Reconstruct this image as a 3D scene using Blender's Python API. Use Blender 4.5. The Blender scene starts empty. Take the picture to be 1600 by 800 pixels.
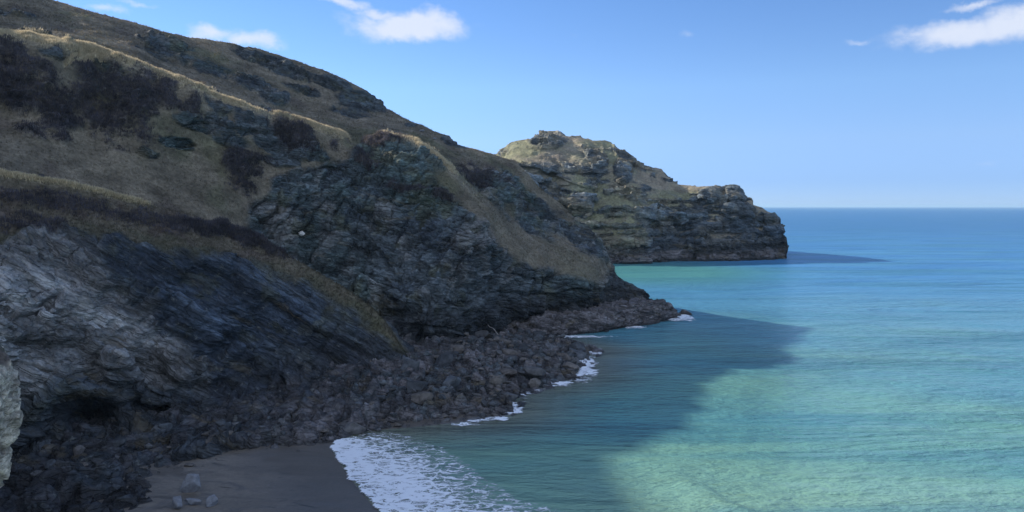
import bpy, bmesh, math, random
import numpy as np
from mathutils import Vector, Matrix

R = math.radians
S = bpy.context.scene
COL = S.collection
rng = np.random.default_rng(7)
random.seed(7)

# ------------------------------------------------------------------ camera, sky, sun, exposure
F = 1256.0            # focal length in photo pixels (1600 wide)
CH = 36.0             # eye height above the sea
HOR = 323.0           # photo row of the horizon
cam = bpy.data.cameras.new("camera")
cam.sensor_width = 36.0
cam.lens = 36.0 * F / 1600.0
cam.shift_y = -(400 - HOR) / 1600.0
cam.clip_start = 0.5
cam.clip_end = 400000
camo = bpy.data.objects.new("camera", cam)
camo.location = (0, 0, CH)
camo.rotation_euler = (R(90), 0, 0)
COL.objects.link(camo)
S.camera = camo

SUN_EL = 27.0
SUN_FWD = 30.0        # degrees that the sun stands forward of due left
sdir = Vector((-math.cos(R(SUN_EL)) * math.cos(R(SUN_FWD)), math.cos(R(SUN_EL)) * math.sin(R(SUN_FWD)), math.sin(R(SUN_EL))))
sun = bpy.data.lights.new("sun", 'SUN')
sun.energy = 5.0
sun.angle = R(0.8)
sun.color = (1.0, 0.92, 0.80)
suno = bpy.data.objects.new("sun", sun)
suno.rotation_euler = (-sdir).to_track_quat('-Z', 'Y').to_euler()
COL.objects.link(suno)

W = bpy.data.worlds.new("World")
S.world = W
W.use_nodes = True


class NT:
    """small helper round a node tree"""
    def __init__(self, tree):
        self.t = tree
        self.n = tree.nodes
        self.l = tree.links

    def node(self, typ, **kw):
        n = self.n.new(typ)
        for k, v in kw.items():
            setattr(n, k, v)
        return n

    def put(self, sock, v):
        if v is None:
            return
        if isinstance(v, bpy.types.NodeSocket):
            self.l.new(v, sock)
        else:
            if hasattr(sock, "default_value"):
                dv = sock.default_value
                if hasattr(dv, "__len__") and not hasattr(v, "__len__"):
                    v = (v,) * len(dv)
                if hasattr(dv, "__len__") and len(dv) == 4 and len(v) == 3:
                    v = (*v, 1)
                sock.default_value = v

    def math(self, op, a, b=None, c=None, clamp=False):
        n = self.node('ShaderNodeMath', operation=op)
        n.use_clamp = clamp
        self.put(n.inputs[0], a)
        self.put(n.inputs[1], b)
        if c is not None:
            self.put(n.inputs[2], c)
        return n.outputs[0]

    def vmath(self, op, a, b=None, scale=None):
        n = self.node('ShaderNodeVectorMath', operation=op)
        self.put(n.inputs[0], a)
        if b is not None:
            self.put(n.inputs[1], b)
        if scale is not None:
            self.put(n.inputs['Scale'], scale)
        return n.outputs['Value' if op in ('LENGTH', 'DOT_PRODUCT', 'DISTANCE') else 'Vector']

    def mix(self, f, a, b, blend='MIX'):
        n = self.node('ShaderNodeMix', data_type='RGBA', blend_type=blend)
        self.put(n.inputs[0], f)
        self.put(n.inputs[6], a)
        self.put(n.inputs[7], b)
        return n.outputs[2]

    def ramp(self, f, lo, hi, a=0.0, b=1.0, smooth=True):
        n = self.node('ShaderNodeMapRange')
        if smooth:
            n.interpolation_type = 'SMOOTHSTEP'
        self.put(n.inputs[0], f)
        self.put(n.inputs[1], lo)
        self.put(n.inputs[2], hi)
        self.put(n.inputs[3], a)
        self.put(n.inputs[4], b)
        return n.outputs[0]

    def noise(self, vec, scale, detail=4, rough=0.55, dist=0.0, col=False):
        n = self.node('ShaderNodeTexNoise')
        self.put(n.inputs['Vector'], vec)
        n.inputs['Scale'].default_value = scale
        n.inputs['Detail'].default_value = detail
        n.inputs['Roughness'].default_value = rough
        n.inputs['Distortion'].default_value = dist
        return n.outputs['Color' if col else 'Fac']

    def voronoi(self, vec, scale, feature='F1', out='Distance', rand=1.0):
        n = self.node('ShaderNodeTexVoronoi', feature=feature)
        self.put(n.inputs['Vector'], vec)
        n.inputs['Scale'].default_value = scale
        n.inputs['Randomness'].default_value = rand
        return n.outputs[out]

    def mapping(self, vec, scale=(1, 1, 1), rot=(0, 0, 0)):
        n = self.node('ShaderNodeMapping')
        self.put(n.inputs[0], vec)
        n.inputs['Rotation'].default_value = rot
        n.inputs['Scale'].default_value = scale
        return n.outputs[0]

    def attr(self, name, out='Fac'):
        n = self.node('ShaderNodeAttribute')
        n.attribute_name = name
        return n.outputs[out]

    def bump(self, h, strength=0.5, dist=0.3, nrm=None):
        n = self.node('ShaderNodeBump')
        n.inputs['Strength'].default_value = strength
        n.inputs['Distance'].default_value = dist
        self.put(n.inputs['Height'], h)
        if nrm is not None:
            self.put(n.inputs['Normal'], nrm)
        return n.outputs[0]


# world: clear late-winter sky with a few fair-weather clouds lying in a layer overhead
w = NT(W.node_tree)
w.n.clear()
sky = w.node('ShaderNodeTexSky', sky_type='NISHITA')
sky.sun_disc = False
sky.sun_elevation = R(SUN_EL)
sky.sun_rotation = math.atan2(sdir.x, sdir.y)
sky.altitude = 30
sky.air_density = 0.7
sky.dust_density = 0.0
sky.ozone_density = 6.0
tc = w.node('ShaderNodeTexCoord')
d = w.vmath('NORMALIZE', tc.outputs['Generated'])
sep = w.node('ShaderNodeSeparateXYZ')
w.put(sep.inputs[0], d)
az = w.math('ARCTAN2', sep.outputs[0], sep.outputs[1])
el = w.math('ARCSINE', sep.outputs[2])
cmb = w.node('ShaderNodeCombineXYZ')
w.put(cmb.inputs[0], az)
w.put(cmb.inputs[1], el)
cp = cmb.outputs[0]
warp = w.noise(cp, 13.0, 6, 0.6, col=True)
wv = w.vmath('SUBTRACT', warp, (0.5, 0.5, 0.5))
cpw = w.vmath('ADD', cp, w.vmath('MULTIPLY', wv, (0.085, 0.05, 0)))
total = None
# fair-weather clouds: compass bearing and height, half width, half height, weight
for (px, py, rx, ry, wt) in [(530, 2, 70, 14, 1.0), (590, 14, 60, 16, 1.0), (640, 38, 122, 33, 1.45), (665, 30, 66, 28, 1.35), (330, 48, 65, 20, 1.0), (395, 60, 65, 20, 1.05),
                             (165, 12, 50, 10, .8), (210, 2, 40, 8, .7), (1530, 44, 150, 26, 1.15), (1590, 36, 80, 34, 1.2), (1345, 60, 34, 10, .8), (1440, 50, 50, 14, .85), (1530, 4, 60, 9, .9),
                             (900, 52, 36, 8, .45), (1070, 55, 30, 10, .5), (1545, 252, 130, 9, .4), (960, 50, 40, 8, .35)]:
    a0 = math.atan((px - 800) / F)
    e0 = math.atan((HOR - py) / F * math.cos(a0))
    v = w.vmath('MULTIPLY', w.vmath('SUBTRACT', cpw, (a0, e0, 0)), (F / rx, F / ry, 0))
    g = w.math('MULTIPLY', w.ramp(w.vmath('LENGTH', v), 0.0, 1.35, 1, 0), wt)
    total = g if total is None else w.math('MAXIMUM', total, g)
fine = w.noise(w.mapping(cp, (1.0, 1.7, 1)), 34.0, 8, 0.62)
dens = w.ramp(w.math('SUBTRACT', total, w.math('MULTIPLY', fine, 0.8)), -0.08, 0.78)
# clear maritime air: a bluer, less glaring sky low down than the model's
rampn = w.node('ShaderNodeValToRGB')
w.put(rampn.inputs[0], sep.outputs[2])
cr = rampn.color_ramp
cr.elements[0].position, cr.elements[0].color = 0.0, (.44, .52, .77, 1)
cr.elements[1].position, cr.elements[1].color = 0.26, (.86, .88, .90, 1)
for ps, cl in ((.03, (.48, .53, .74, 1)), (.08, (.79, .72, .77, 1)), (.145, (.96, .89, .86, 1))):
    e = cr.elements.new(ps)
    e.color = cl
skyc = w.mix(1.0, sky.outputs[0], rampn.outputs[0], 'MULTIPLY')
lp = w.mix(w.math('MULTIPLY', dens, 0.85), skyc, (3.9, 4.15, 4.75))
# unseen bright cloud field, added behind the viewer to lift the shaded cliffs
bank = w.math('MULTIPLY', w.ramp(sep.outputs[1], .25, -.25), w.ramp(sep.outputs[2], .02, .2))
bank = w.math('MULTIPLY', bank, w.ramp(w.noise(d, 2.6, 5, .6), .36, .56))
lp = w.mix(bank, lp, (4.0, 4.7, 6.2))
bg = w.node('ShaderNodeBackground')
w.put(bg.inputs[0], lp)
bg.inputs[1].default_value = 0.15
wo = w.node('ShaderNodeOutputWorld')
w.l.new(bg.outputs[0], wo.inputs[0])

S.view_settings.view_transform = 'Standard'
S.view_settings.look = 'None'
S.view_settings.exposure = 0.5
S.view_settings.gamma = 1.0
S.view_settings.use_curve_mapping = False
S.cycles.max_bounces = 5
S.cycles.diffuse_bounces = 2
S.cycles.glossy_bounces = 3
S.cycles.transparent_max_bounces = 6
S.cycles.use_denoising = True


# ------------------------------------------------------------------ numeric helpers
def P(px, py, dd):
    """a point of the place: dd metres out along the view axis, seen at photo pixel px, py"""
    return np.stack([(px - 800) / F * dd, dd + 0 * px, CH + (HOR - py) / F * dd], -1)


def G(px, py):
    """the sea-level point at photo pixel"""
    dd = CH * F / (py - HOR)
    return ((px - 800) / F * dd, dd)


def h3(ix, iy, iz, seed):
    x = (ix.astype(np.int64) * 374761393 + iy.astype(np.int64) * 668265263 + iz.astype(np.int64) * 1274126177 + seed * 974634777) & 0xFFFFFFFF
    x = ((x ^ (x >> 13)) * 1274126177) & 0xFFFFFFFF
    x = ((x ^ (x >> 16)) * 2246822519) & 0xFFFFFFFF
    x = x ^ (x >> 15)
    return (x & 0xFFFFFF) / float(0xFFFFFF)


def vnoise(p, seed=0):
    i = np.floor(p).astype(np.int64)
    f = p - i
    u = f * f * f * (f * (f * 6 - 15) + 10)
    out = 0
    for dx in (0, 1):
        wx = u[..., 0] if dx else 1 - u[..., 0]
        for dy in (0, 1):
            wy = u[..., 1] if dy else 1 - u[..., 1]
            for dz in (0, 1):
                wz = u[..., 2] if dz else 1 - u[..., 2]
                out = out + wx * wy * wz * h3(i[..., 0] + dx, i[..., 1] + dy, i[..., 2] + dz, seed)
    return out * 2 - 1


def fbm(p, octv=4, seed=0, gain=0.5, ridged=False):
    a, s, out = 1.0, 0.0, 0
    for k in range(octv):
        n = vnoise(p * (2.03 ** k) + 17.3 * k, seed + k)
        if ridged:
            n = 1 - 2 * np.abs(n)
        out = out + a * n
        s += a
        a *= gain
    return out / s


def sst(x, a, b):
    t = np.clip((x - a) / (b - a), 0, 1)
    return t * t * (3 - 2 * t)


def blocks(p, frame, size, seed=0, tilt=0.8, warp=1.0):
    """jointed-rock pattern: a random value and the distance to the joint for a bedded, broken-joint block pattern. frame rows: along, across, bed normal"""
    q = p @ np.asarray(frame).T
    wv = np.stack([fbm(p / (size[0] * 2.0), 2, seed + 3), fbm(p / (size[1] * 2.0), 2, seed + 5), fbm(p / (size[0] * 3.0), 3, seed + 7)], -1)
    q = q + wv * np.array([size[0] * .8, size[1] * .8, size[2] * 1.4]) * warp
    k = np.floor(q[..., 2] / size[2]).astype(np.int64)
    fz = q[..., 2] / size[2] - k
    zero = np.zeros_like(k)
    wid = size[0] * (0.55 + 1.2 * h3(k, zero, zero, seed + 11))
    a = q[..., 0] / wid + h3(k, zero + 1, zero, seed + 12) * 9
    b = q[..., 1] / size[1] + h3(k, zero + 2, zero, seed + 13) * 9
    ia = np.floor(a).astype(np.int64)
    ib = np.floor(b).astype(np.int64)
    rnd = h3(ia, ib, k, seed + 14)
    lay = h3(k, zero + 4, zero, seed + 15)
    ed = np.minimum(np.minimum(fz, 1 - fz), np.minimum(np.minimum(a - ia, 1 - (a - ia)), 1))
    h = lambda q: h3(ia + q, ib, k, seed + 17)
    tl = (h(31) - .5) * (a - ia - .5) * 2 + (h(57) - .5) * (b - ib - .5) * 2 + (h(83) - .5) * (fz - .5) * 1.4
    return rnd + tl * tilt, lay, ed


def frame_dip(dip_deg, toward=(1, 0), tilt=0.0):
    """bedding whose beds go down by dip_deg in the plan direction toward"""
    t = np.array([toward[0], toward[1], 0.0])
    t /= np.linalg.norm(t)
    c = np.array([-t[1], t[0], 0.0])
    al = t * math.cos(R(dip_deg)) + np.array([0, 0, -math.sin(R(dip_deg))])
    c = c * math.cos(R(tilt)) + np.array([0, 0, math.sin(R(tilt))])
    n = np.cross(al, c)
    return np.array([al, c, n])


def tps(anchors):
    a = np.array(anchors, float)
    xy, val = a[:, :2] / 100.0, a[:, 2]
    n = len(a)

    def U(r2):
        return np.where(r2 > 1e-12, r2 * np.log(r2 + 1e-12), 0)
    K = U(((xy[:, None] - xy[None]) ** 2).sum(-1)) + np.eye(n) * 0.02
    Q = np.concatenate([np.ones((n, 1)), xy], 1)
    M = np.zeros((n + 3, n + 3))
    M[:n, :n] = K
    M[:n, n:] = Q
    M[n:, :n] = Q.T
    c = np.linalg.solve(M, np.concatenate([val, [0, 0, 0]]))

    def f(px, py):
        x, y = np.asarray(px) / 100.0, np.asarray(py) / 100.0
        out = c[n] + c[n + 1] * x + c[n + 2] * y
        for k in range(n):
            out = out + c[k] * U((x - xy[k, 0]) ** 2 + (y - xy[k, 1]) ** 2)
        return out
    return f


def poly_sd(px, py, poly):
    """signed distance to a polygon, positive inside"""
    poly = np.array(poly, float)
    d2 = np.full(px.shape, 1e18)
    ins = np.zeros(px.shape, bool)
    for k in range(len(poly)):
        ax, ay = poly[k]
        bx, by = poly[(k + 1) % len(poly)]
        ex, ey = bx - ax, by - ay
        t = np.clip(((px - ax) * ex + (py - ay) * ey) / (ex * ex + ey * ey + 1e-12), 0, 1)
        d2 = np.minimum(d2, (px - ax - t * ex) ** 2 + (py - ay - t * ey) ** 2)
        if ay != by:
            c = ((ay > py) != (by > py)) & (px < (bx - ax) * (py - ay) / (by - ay) + ax)
            ins ^= c
    dd = np.sqrt(d2)
    return np.where(ins, dd, -dd)


def line_d(px, py, line):
    """distance to a polyline, the side (positive below or right) and the share along it"""
    d2 = np.full(px.shape, 1e18)
    side = np.zeros(px.shape)
    along = np.zeros(px.shape)
    line = np.array(line, float)
    n = len(line) - 1
    for k in range(n):
        ax, ay = line[k]
        ex, ey = line[k + 1] - line[k]
        t = np.clip(((px - ax) * ex + (py - ay) * ey) / (ex * ex + ey * ey), 0, 1)
        q = (px - ax - t * ex) ** 2 + (py - ay - t * ey) ** 2
        m = q < d2
        d2 = np.where(m, q, d2)
        side = np.where(m, np.sign(ex * (py - ay) - ey * (px - ax)), side)
        along = np.where(m, (k + t) / n, along)
    return np.sqrt(d2), side, along


def ell(px, py, cx, cy, rx, ry, ang=0.0):
    """0 at the rim, 1 at the middle of an ellipse"""
    a = R(ang)
    x = (px - cx) * math.cos(a) + (py - cy) * math.sin(a)
    y = -(px - cx) * math.sin(a) + (py - cy) * math.cos(a)
    return 1 - np.sqrt((x / rx) ** 2 + (y / ry) ** 2)


def make_mesh(name, verts, faces, mat=None, attrs=None, cols=None, smooth=True):
    me = bpy.data.meshes.new(name)
    verts = np.ascontiguousarray(verts, np.float32).reshape(-1, 3)
    faces = np.ascontiguousarray(faces, np.int32)
    nf, k = faces.shape
    me.vertices.add(len(verts))
    me.vertices.foreach_set("co", verts.ravel())
    me.loops.add(nf * k)
    me.loops.foreach_set("vertex_index", faces.ravel())
    me.polygons.add(nf)
    me.polygons.foreach_set("loop_start", np.arange(0, nf * k, k, dtype=np.int32))
    me.polygons.foreach_set("use_smooth", np.full(nf, smooth))
    for nm, v in (attrs or {}).items():
        at = me.attributes.new(nm, 'FLOAT', 'POINT')
        at.data.foreach_set("value", np.ascontiguousarray(v, np.float32).ravel())
    for nm, v in (cols or {}).items():
        at = me.attributes.new(nm, 'FLOAT_COLOR', 'POINT')
        c4 = np.ones((len(verts), 4), np.float32)
        c4[:, :3] = v.reshape(-1, 3)
        at.data.foreach_set("color", c4.ravel())
    if mat:
        me.materials.append(mat)
    me.update(calc_edges=True)
    me.validate()
    return me


def link(name, me, parent=None, **props):
    o = bpy.data.objects.new(name, me)
    COL.objects.link(o)
    o.parent = parent
    for k, v in props.items():
        o[k] = v
    return o


def grid_faces(nr, nc):
    i = np.arange(nr - 1)[:, None] * nc + np.arange(nc - 1)[None]
    return np.stack([i, i + 1, i + nc + 1, i + nc], -1).reshape(-1, 4)


def grid_normals(V):
    du = np.gradient(V, axis=1)
    dv = np.gradient(V, axis=0)
    n = np.cross(du, dv)
    return n / (np.linalg.norm(n, axis=-1, keepdims=True) + 1e-9)


def blur(a, r):
    """box blur of a grid along both axes"""
    for ax in (0, 1):
        k = 2 * r + 1
        pad = [(0, 0)] * a.ndim
        pad[ax] = (r + 1, r)
        c = np.cumsum(np.pad(a, pad, mode='edge'), axis=ax)
        n = a.shape[ax]
        sl = lambda s: tuple(s if q == ax else slice(None) for q in range(a.ndim))
        a = (c[sl(slice(k, k + n))] - c[sl(slice(0, n))]) / k
    return a


def interp_curve(pts, x):
    pts = np.array(pts, float)
    return np.interp(x, pts[:, 0], pts[:, 1])


def loft(top, foot, depth, x0, x1, nu, nv, back, skirt=4.0, nb=26, rough=0.0):
    """face sheet from the foot line up to the crest line, then over the crest and down the far side.
    back: list of (metres behind the crest, metres below the crest) per row, or a function of px giving it"""
    px = np.linspace(x0, x1, nu)
    t, f = interp_curve(top, px), interp_curve(foot, px)
    f = np.maximum(f, t + 0.6)
    v = np.linspace(0, 1, nv)[:, None]
    PY = f[None] * (1 - v) + t[None] * v
    PX = np.broadcast_to(px[None], PY.shape)
    D = depth(PX, PY)
    V = P(PX, PY, D)
    ft = V[0].copy()
    rows = []
    for s in np.linspace(1, 0.15, 6):
        r = ft.copy()
        r[:, 2] -= s * (skirt + np.maximum(ft[:, 2], 0) * .2)
        r[:, 1] -= 0.0
        rows.append(r)
    bk = []
    s = np.linspace(0, 1, nb + 1)[1:]
    for q in s:
        r = V[-1].copy()
        b, dr = back(px, q, V[-1])
        kl = sst(px, 0, 260)
        r[:, 0] += b * (0.25 * kl - .5 * (1 - kl))
        r[:, 1] += b * (0.97 * kl + .86 * (1 - kl))
        r[:, 2] -= dr
        bk.append(r)
    V = np.concatenate([np.array(rows), V, np.array(bk)], 0)
    PYf = np.concatenate([np.broadcast_to(f[None], (6, nu)) + 1, PY, np.broadcast_to(t[None], (nb, nu)) - np.arange(1, nb + 1)[:, None] * 0.4], 0)
    PXf = np.broadcast_to(px[None], PYf.shape)
    isback = np.zeros(PYf.shape)
    isback[6 + nv:] = s[:, None]
    return V, PXf, PYf, isback


# ------------------------------------------------------------------ materials
def new_mat(name):
    m = bpy.data.materials.new(name)
    m.use_nodes = True
    t = NT(m.node_tree)
    t.n.clear()
    out = t.node('ShaderNodeOutputMaterial')
    b = t.node('ShaderNodeBsdfPrincipled')
    t.l.new(b.outputs[0], out.inputs[0])
    return m, t, b, out


def land_material(name, bed_rot, fine=1.0, bscale=1.0, bed=(0.34, 0.34, 1.15)):
    """rock, turf and scrub told apart by the surface's own attributes; base colours from the 'tint' attribute"""
    m, t, b, out = new_mat(name)
    pos = t.node('ShaderNodeNewGeometry').outputs['Position']
    tint = t.attr('tint', 'Color')
    rock = t.attr('rock')
    bed = t.mapping(t.mapping(pos, (1, 1, 1), bed_rot), bed)
    n1 = t.noise(bed, 0.55 * fine, 7, 0.66, 0.6)
    n2 = t.noise(pos, 1.3 * fine, 6, 0.7)
    n3 = t.noise(pos, 0.16 * fine, 4, 0.6)
    crack = t.voronoi(t.mapping(bed, (.8, .8, .7)), 1.4 * fine, 'DISTANCE_TO_EDGE')
    var_r = t.math('ADD', t.math('MULTIPLY', t.ramp(n1, .28, .72, .45, 1.6), t.ramp(n2, .25, .75, .7, 1.32)), 0.0)
    var_g = t.math('MULTIPLY', t.ramp(n2, .25, .75, .62, 1.42), t.ramp(n3, .3, .7, .8, 1.2))
    mul = t.mix(rock, var_g, var_r)
    col = t.mix(1.0, tint, mul, 'MULTIPLY')
    # lichen and iron stains on the rock
    big = t.noise(bed, 0.12 * fine, 5, 0.65, 1.2)
    col = t.mix(rock, col, t.mix(1.0, col, t.ramp(big, .32, .68, .6, 1.5), 'MULTIPLY'))
    st = t.ramp(t.noise(bed, 0.21 * fine, 5, 0.6, 1.0), .56, .7, 0, 1)
    col = t.mix(t.math('MULTIPLY', t.math('MULTIPLY', st, rock), 0.5), col, (0.15, 0.12, 0.07))
    lc = t.ramp(t.noise(pos, 0.5 * fine, 6, 0.7), .58, .68, 0, 1)
    col = t.mix(t.math('MULTIPLY', t.math('MULTIPLY', lc, rock), 0.35), col, (0.30, 0.31, 0.27))
    t.put(b.inputs['Base Color'], col)
    b.inputs['Roughness'].default_value = 0.88
    b.inputs['Specular IOR Level'].default_value = 0.25
    hr = t.math('ADD', t.math('MULTIPLY', n1, 1.2), t.math('ADD', t.math('MULTIPLY', n2, .55), t.math('MULTIPLY', t.ramp(crack, 0, .12), .5)))
    hg = t.math('MULTIPLY', n2, 0.8)
    h = t.math('ADD', t.math('MULTIPLY', hr, rock), t.math('MULTIPLY', hg, t.math('SUBTRACT', 1.0, rock)))
    t.put(b.inputs['Normal'], t.bump(h, 1.0, 0.75 * bscale))
    return m


def plain_material(name, col, var=0.35, scale=3.0, rough=0.9, per_obj=0.0):
    m, t, b, out = new_mat(name)
    pos = t.node('ShaderNodeTexCoord').outputs['Object']
    n = t.noise(pos, scale, 6, 0.65)
    c = t.mix(1.0, col, t.ramp(n, .25, .75, 1 - var, 1 + var), 'MULTIPLY')
    if per_obj:
        r = t.node('ShaderNodeObjectInfo').outputs['Random']
        c = t.mix(1.0, c, t.ramp(r, 0, 1, 1 - per_obj, 1 + per_obj, False), 'MULTIPLY')
    t.put(b.inputs['Base Color'], c)
    b.inputs['Roughness'].default_value = rough
    b.inputs['Specular IOR Level'].default_value = 0.3
    t.put(b.inputs['Normal'], t.bump(n, .8, 0.25))
    return m


C = lambda *a: np.array(a, float)
GRASS = C(.165, .140, .100)        # wind-dried winter turf
GRASS_PALE = C(.50, .42, .28)  # crest grass, lightened to boost its sunlit look
GRASS_GREEN = C(.105, .105, .058)
HEATH = C(.082, .078, .096)        # bare purple-brown scrub
HEATH_RED = C(.115, .090, .074)
SLATE = C(.084, .100, .108)
SLATE_BLUE = C(.052, .068, .090)
SLATE_GREEN = C(.074, .104, .104)
SLATE_PALE = C(.225, .222, .212)
BLACK_ZONE = C(.030, .032, .036)   # black lichen belt above the tide
TIDE = C(.122, .112, .112)         # barnacled rock between the tides


def lerp(a, b, t):
    t = np.asarray(t)[..., None]
    return a * (1 - t) + b * t


# ------------------------------------------------------------------ main headland hill
top_B = [(-420, -205), (-300, -160), (-150, -88), (0, -26), (80, 0), (140, 18), (200, 33), (290, 57), (365, 69), (400, 75), (440, 87), (500, 107), (540, 124),
         (575, 143), (610, 172), (640, 188), (680, 206), (700, 213), (720, 228), (778, 243), (805, 252), (825, 272), (850, 298), (880, 322),
         (900, 345), (925, 362), (940, 372), (950, 395), (962, 424), (975, 437), (1000, 449), (1008, 455), (1012, 466)]
foot_B = [(-420, 360), (0, 345), (235, 380), (400, 470), (500, 560), (600, 580), (650, 575), (700, 550), (740, 531), (790, 512), (850, 503), (930, 493), (1000, 484), (1012, 474)]
anc_B = [(-420, -205, 168), (-300, -160, 202), (-150, -88, 236), (0, -26, 241), (80, 0, 252), (200, 33, 263), (290, 57, 279), (400, 75, 296), (500, 107, 300), (610, 172, 299),
         (700, 213, 292), (778, 243, 288), (825, 272, 286), (850, 298, 285), (900, 345, 284), (940, 372, 283), (960, 420, 283), (1008, 455, 284), (1012, 470, 281),
         # spur crest and the hollow beyond it
         (0, 60, 196), (90, 71, 201), (200, 106, 208), (300, 143, 214), (400, 181, 222), (500, 208, 234), (535, 219, 239),
         (0, 20, 224), (90, 38, 229), (180, 72, 226), (287, 108, 240), (400, 135, 256), (480, 170, 262), (560, 190, 266),
         # lower slope
         (-300, 60, 168), (-300, 240, 130), (-420, 60, 138), (-420, 300, 110), (-150, 80, 190), (-150, -20, 222), (-150, 250, 142), (0, 170, 181), (0, 265, 156), (0, 345, 147), (150, 130, 199),
         (150, 190, 191), (200, 250, 186), (200, 305, 178), (235, 380, 168), (300, 230, 203), (330, 330, 190), (400, 250, 214), (400, 300, 206),
         (400, 375, 199), (400, 470, 193), (500, 270, 222), (500, 350, 211), (500, 430, 202), (500, 560, 194), (590, 215, 246), (600, 300, 221), (600, 400, 208),
         (600, 500, 199), (600, 580, 193), (660, 240, 243), (700, 330, 221), (700, 420, 207), (700, 500, 200), (700, 550, 195), (720, 280, 238), (770, 330, 234), (770, 420, 218), (770, 480, 214),
         (760, 525, 214), (820, 385, 236), (850, 450, 231), (850, 503, 233), (900, 400, 252), (930, 420, 250), (930, 455, 241), (930, 493, 242), (1000, 470, 262), (1000, 484, 262),
         (760, 285, 258), (800, 330, 258), (850, 360, 263), (900, 375, 268)]
fB = tps(anc_B)
strip1 = [(-60, 45), (0, 68), (50, 73), (90, 80), (140, 90), (200, 114), (250, 132), (300, 151), (350, 170), (400, 187), (450, 201), (500, 212), (535, 221)]
strip2 = [(598, 217), (640, 226), (668, 241), (700, 270), (735, 303), (770, 335), (800, 368), (860, 402), (930, 424)]
rockB = [(392, 330), (420, 285), (470, 262), (540, 232), (585, 222), (640, 232), (672, 252), (700, 285), (735, 320), (765, 352), (800, 400), (850, 420), (930, 428), (945, 420), (930, 400),
         (880, 372), (830, 372), (790, 340), (755, 308), (722, 270), (740, 262), (790, 262), (830, 290), (900, 350), (945, 380), (1030, 440), (1030, 600), (500, 640), (430, 560), (380, 420)]
outcrops = [(262, 78, 60, 24, 25), (330, 108, 50, 18, 20), (385, 128, 42, 14, 15), (430, 152, 30, 13, 10), (565, 160, 48, 22, 15), (440, 103, 60, 15, 18), (388, 84, 26, 10, 15), (165, 132, 42, 34, 45),
            (345, 168, 30, 12, 20), (395, 190, 34, 26, 10), (430, 222, 46, 20, 15), (480, 235, 60, 22, 15), (60, 62, 40, 8, 10), (340, 195, 26, 16, 30), (640, 195, 12, 5, 0), (615, 210, 14, 5, 0), (708, 222, 20, 8, 25),
            (230, 240, 26, 8, 15), (130, 85, 50, 14, 15), (20, 20, 50, 10, 15), (520, 130, 40, 12, 20), (300, 192, 46, 13, 15), (275, 222, 40, 12, 10), (365, 222, 36, 14, 15), (440, 252, 36, 11, 10), (85, 92, 34, 6, 12), (205, 146, 34, 12, 25), (540, 175, 30, 8, 15), (470, 140, 34, 8, 15), (420, 178, 24, 6, 10)]
scrubs = [(95, 148, 185, 56, 10), (185, 182, 90, 52, 22), (20, 115, 80, 30, 5), (375, 272, 42, 34, 20), (380, 250, 40, 22, 10), (640, 292, 46, 12, 0), (520, 232, 34, 12, 20), (560, 250, 30, 16, 0),
          (745, 275, 40, 16, 20), (690, 305, 34, 10, 10), (460, 215, 50, 14, 25), (600, 222, 36, 8, 0)]

shade_d = {}


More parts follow.
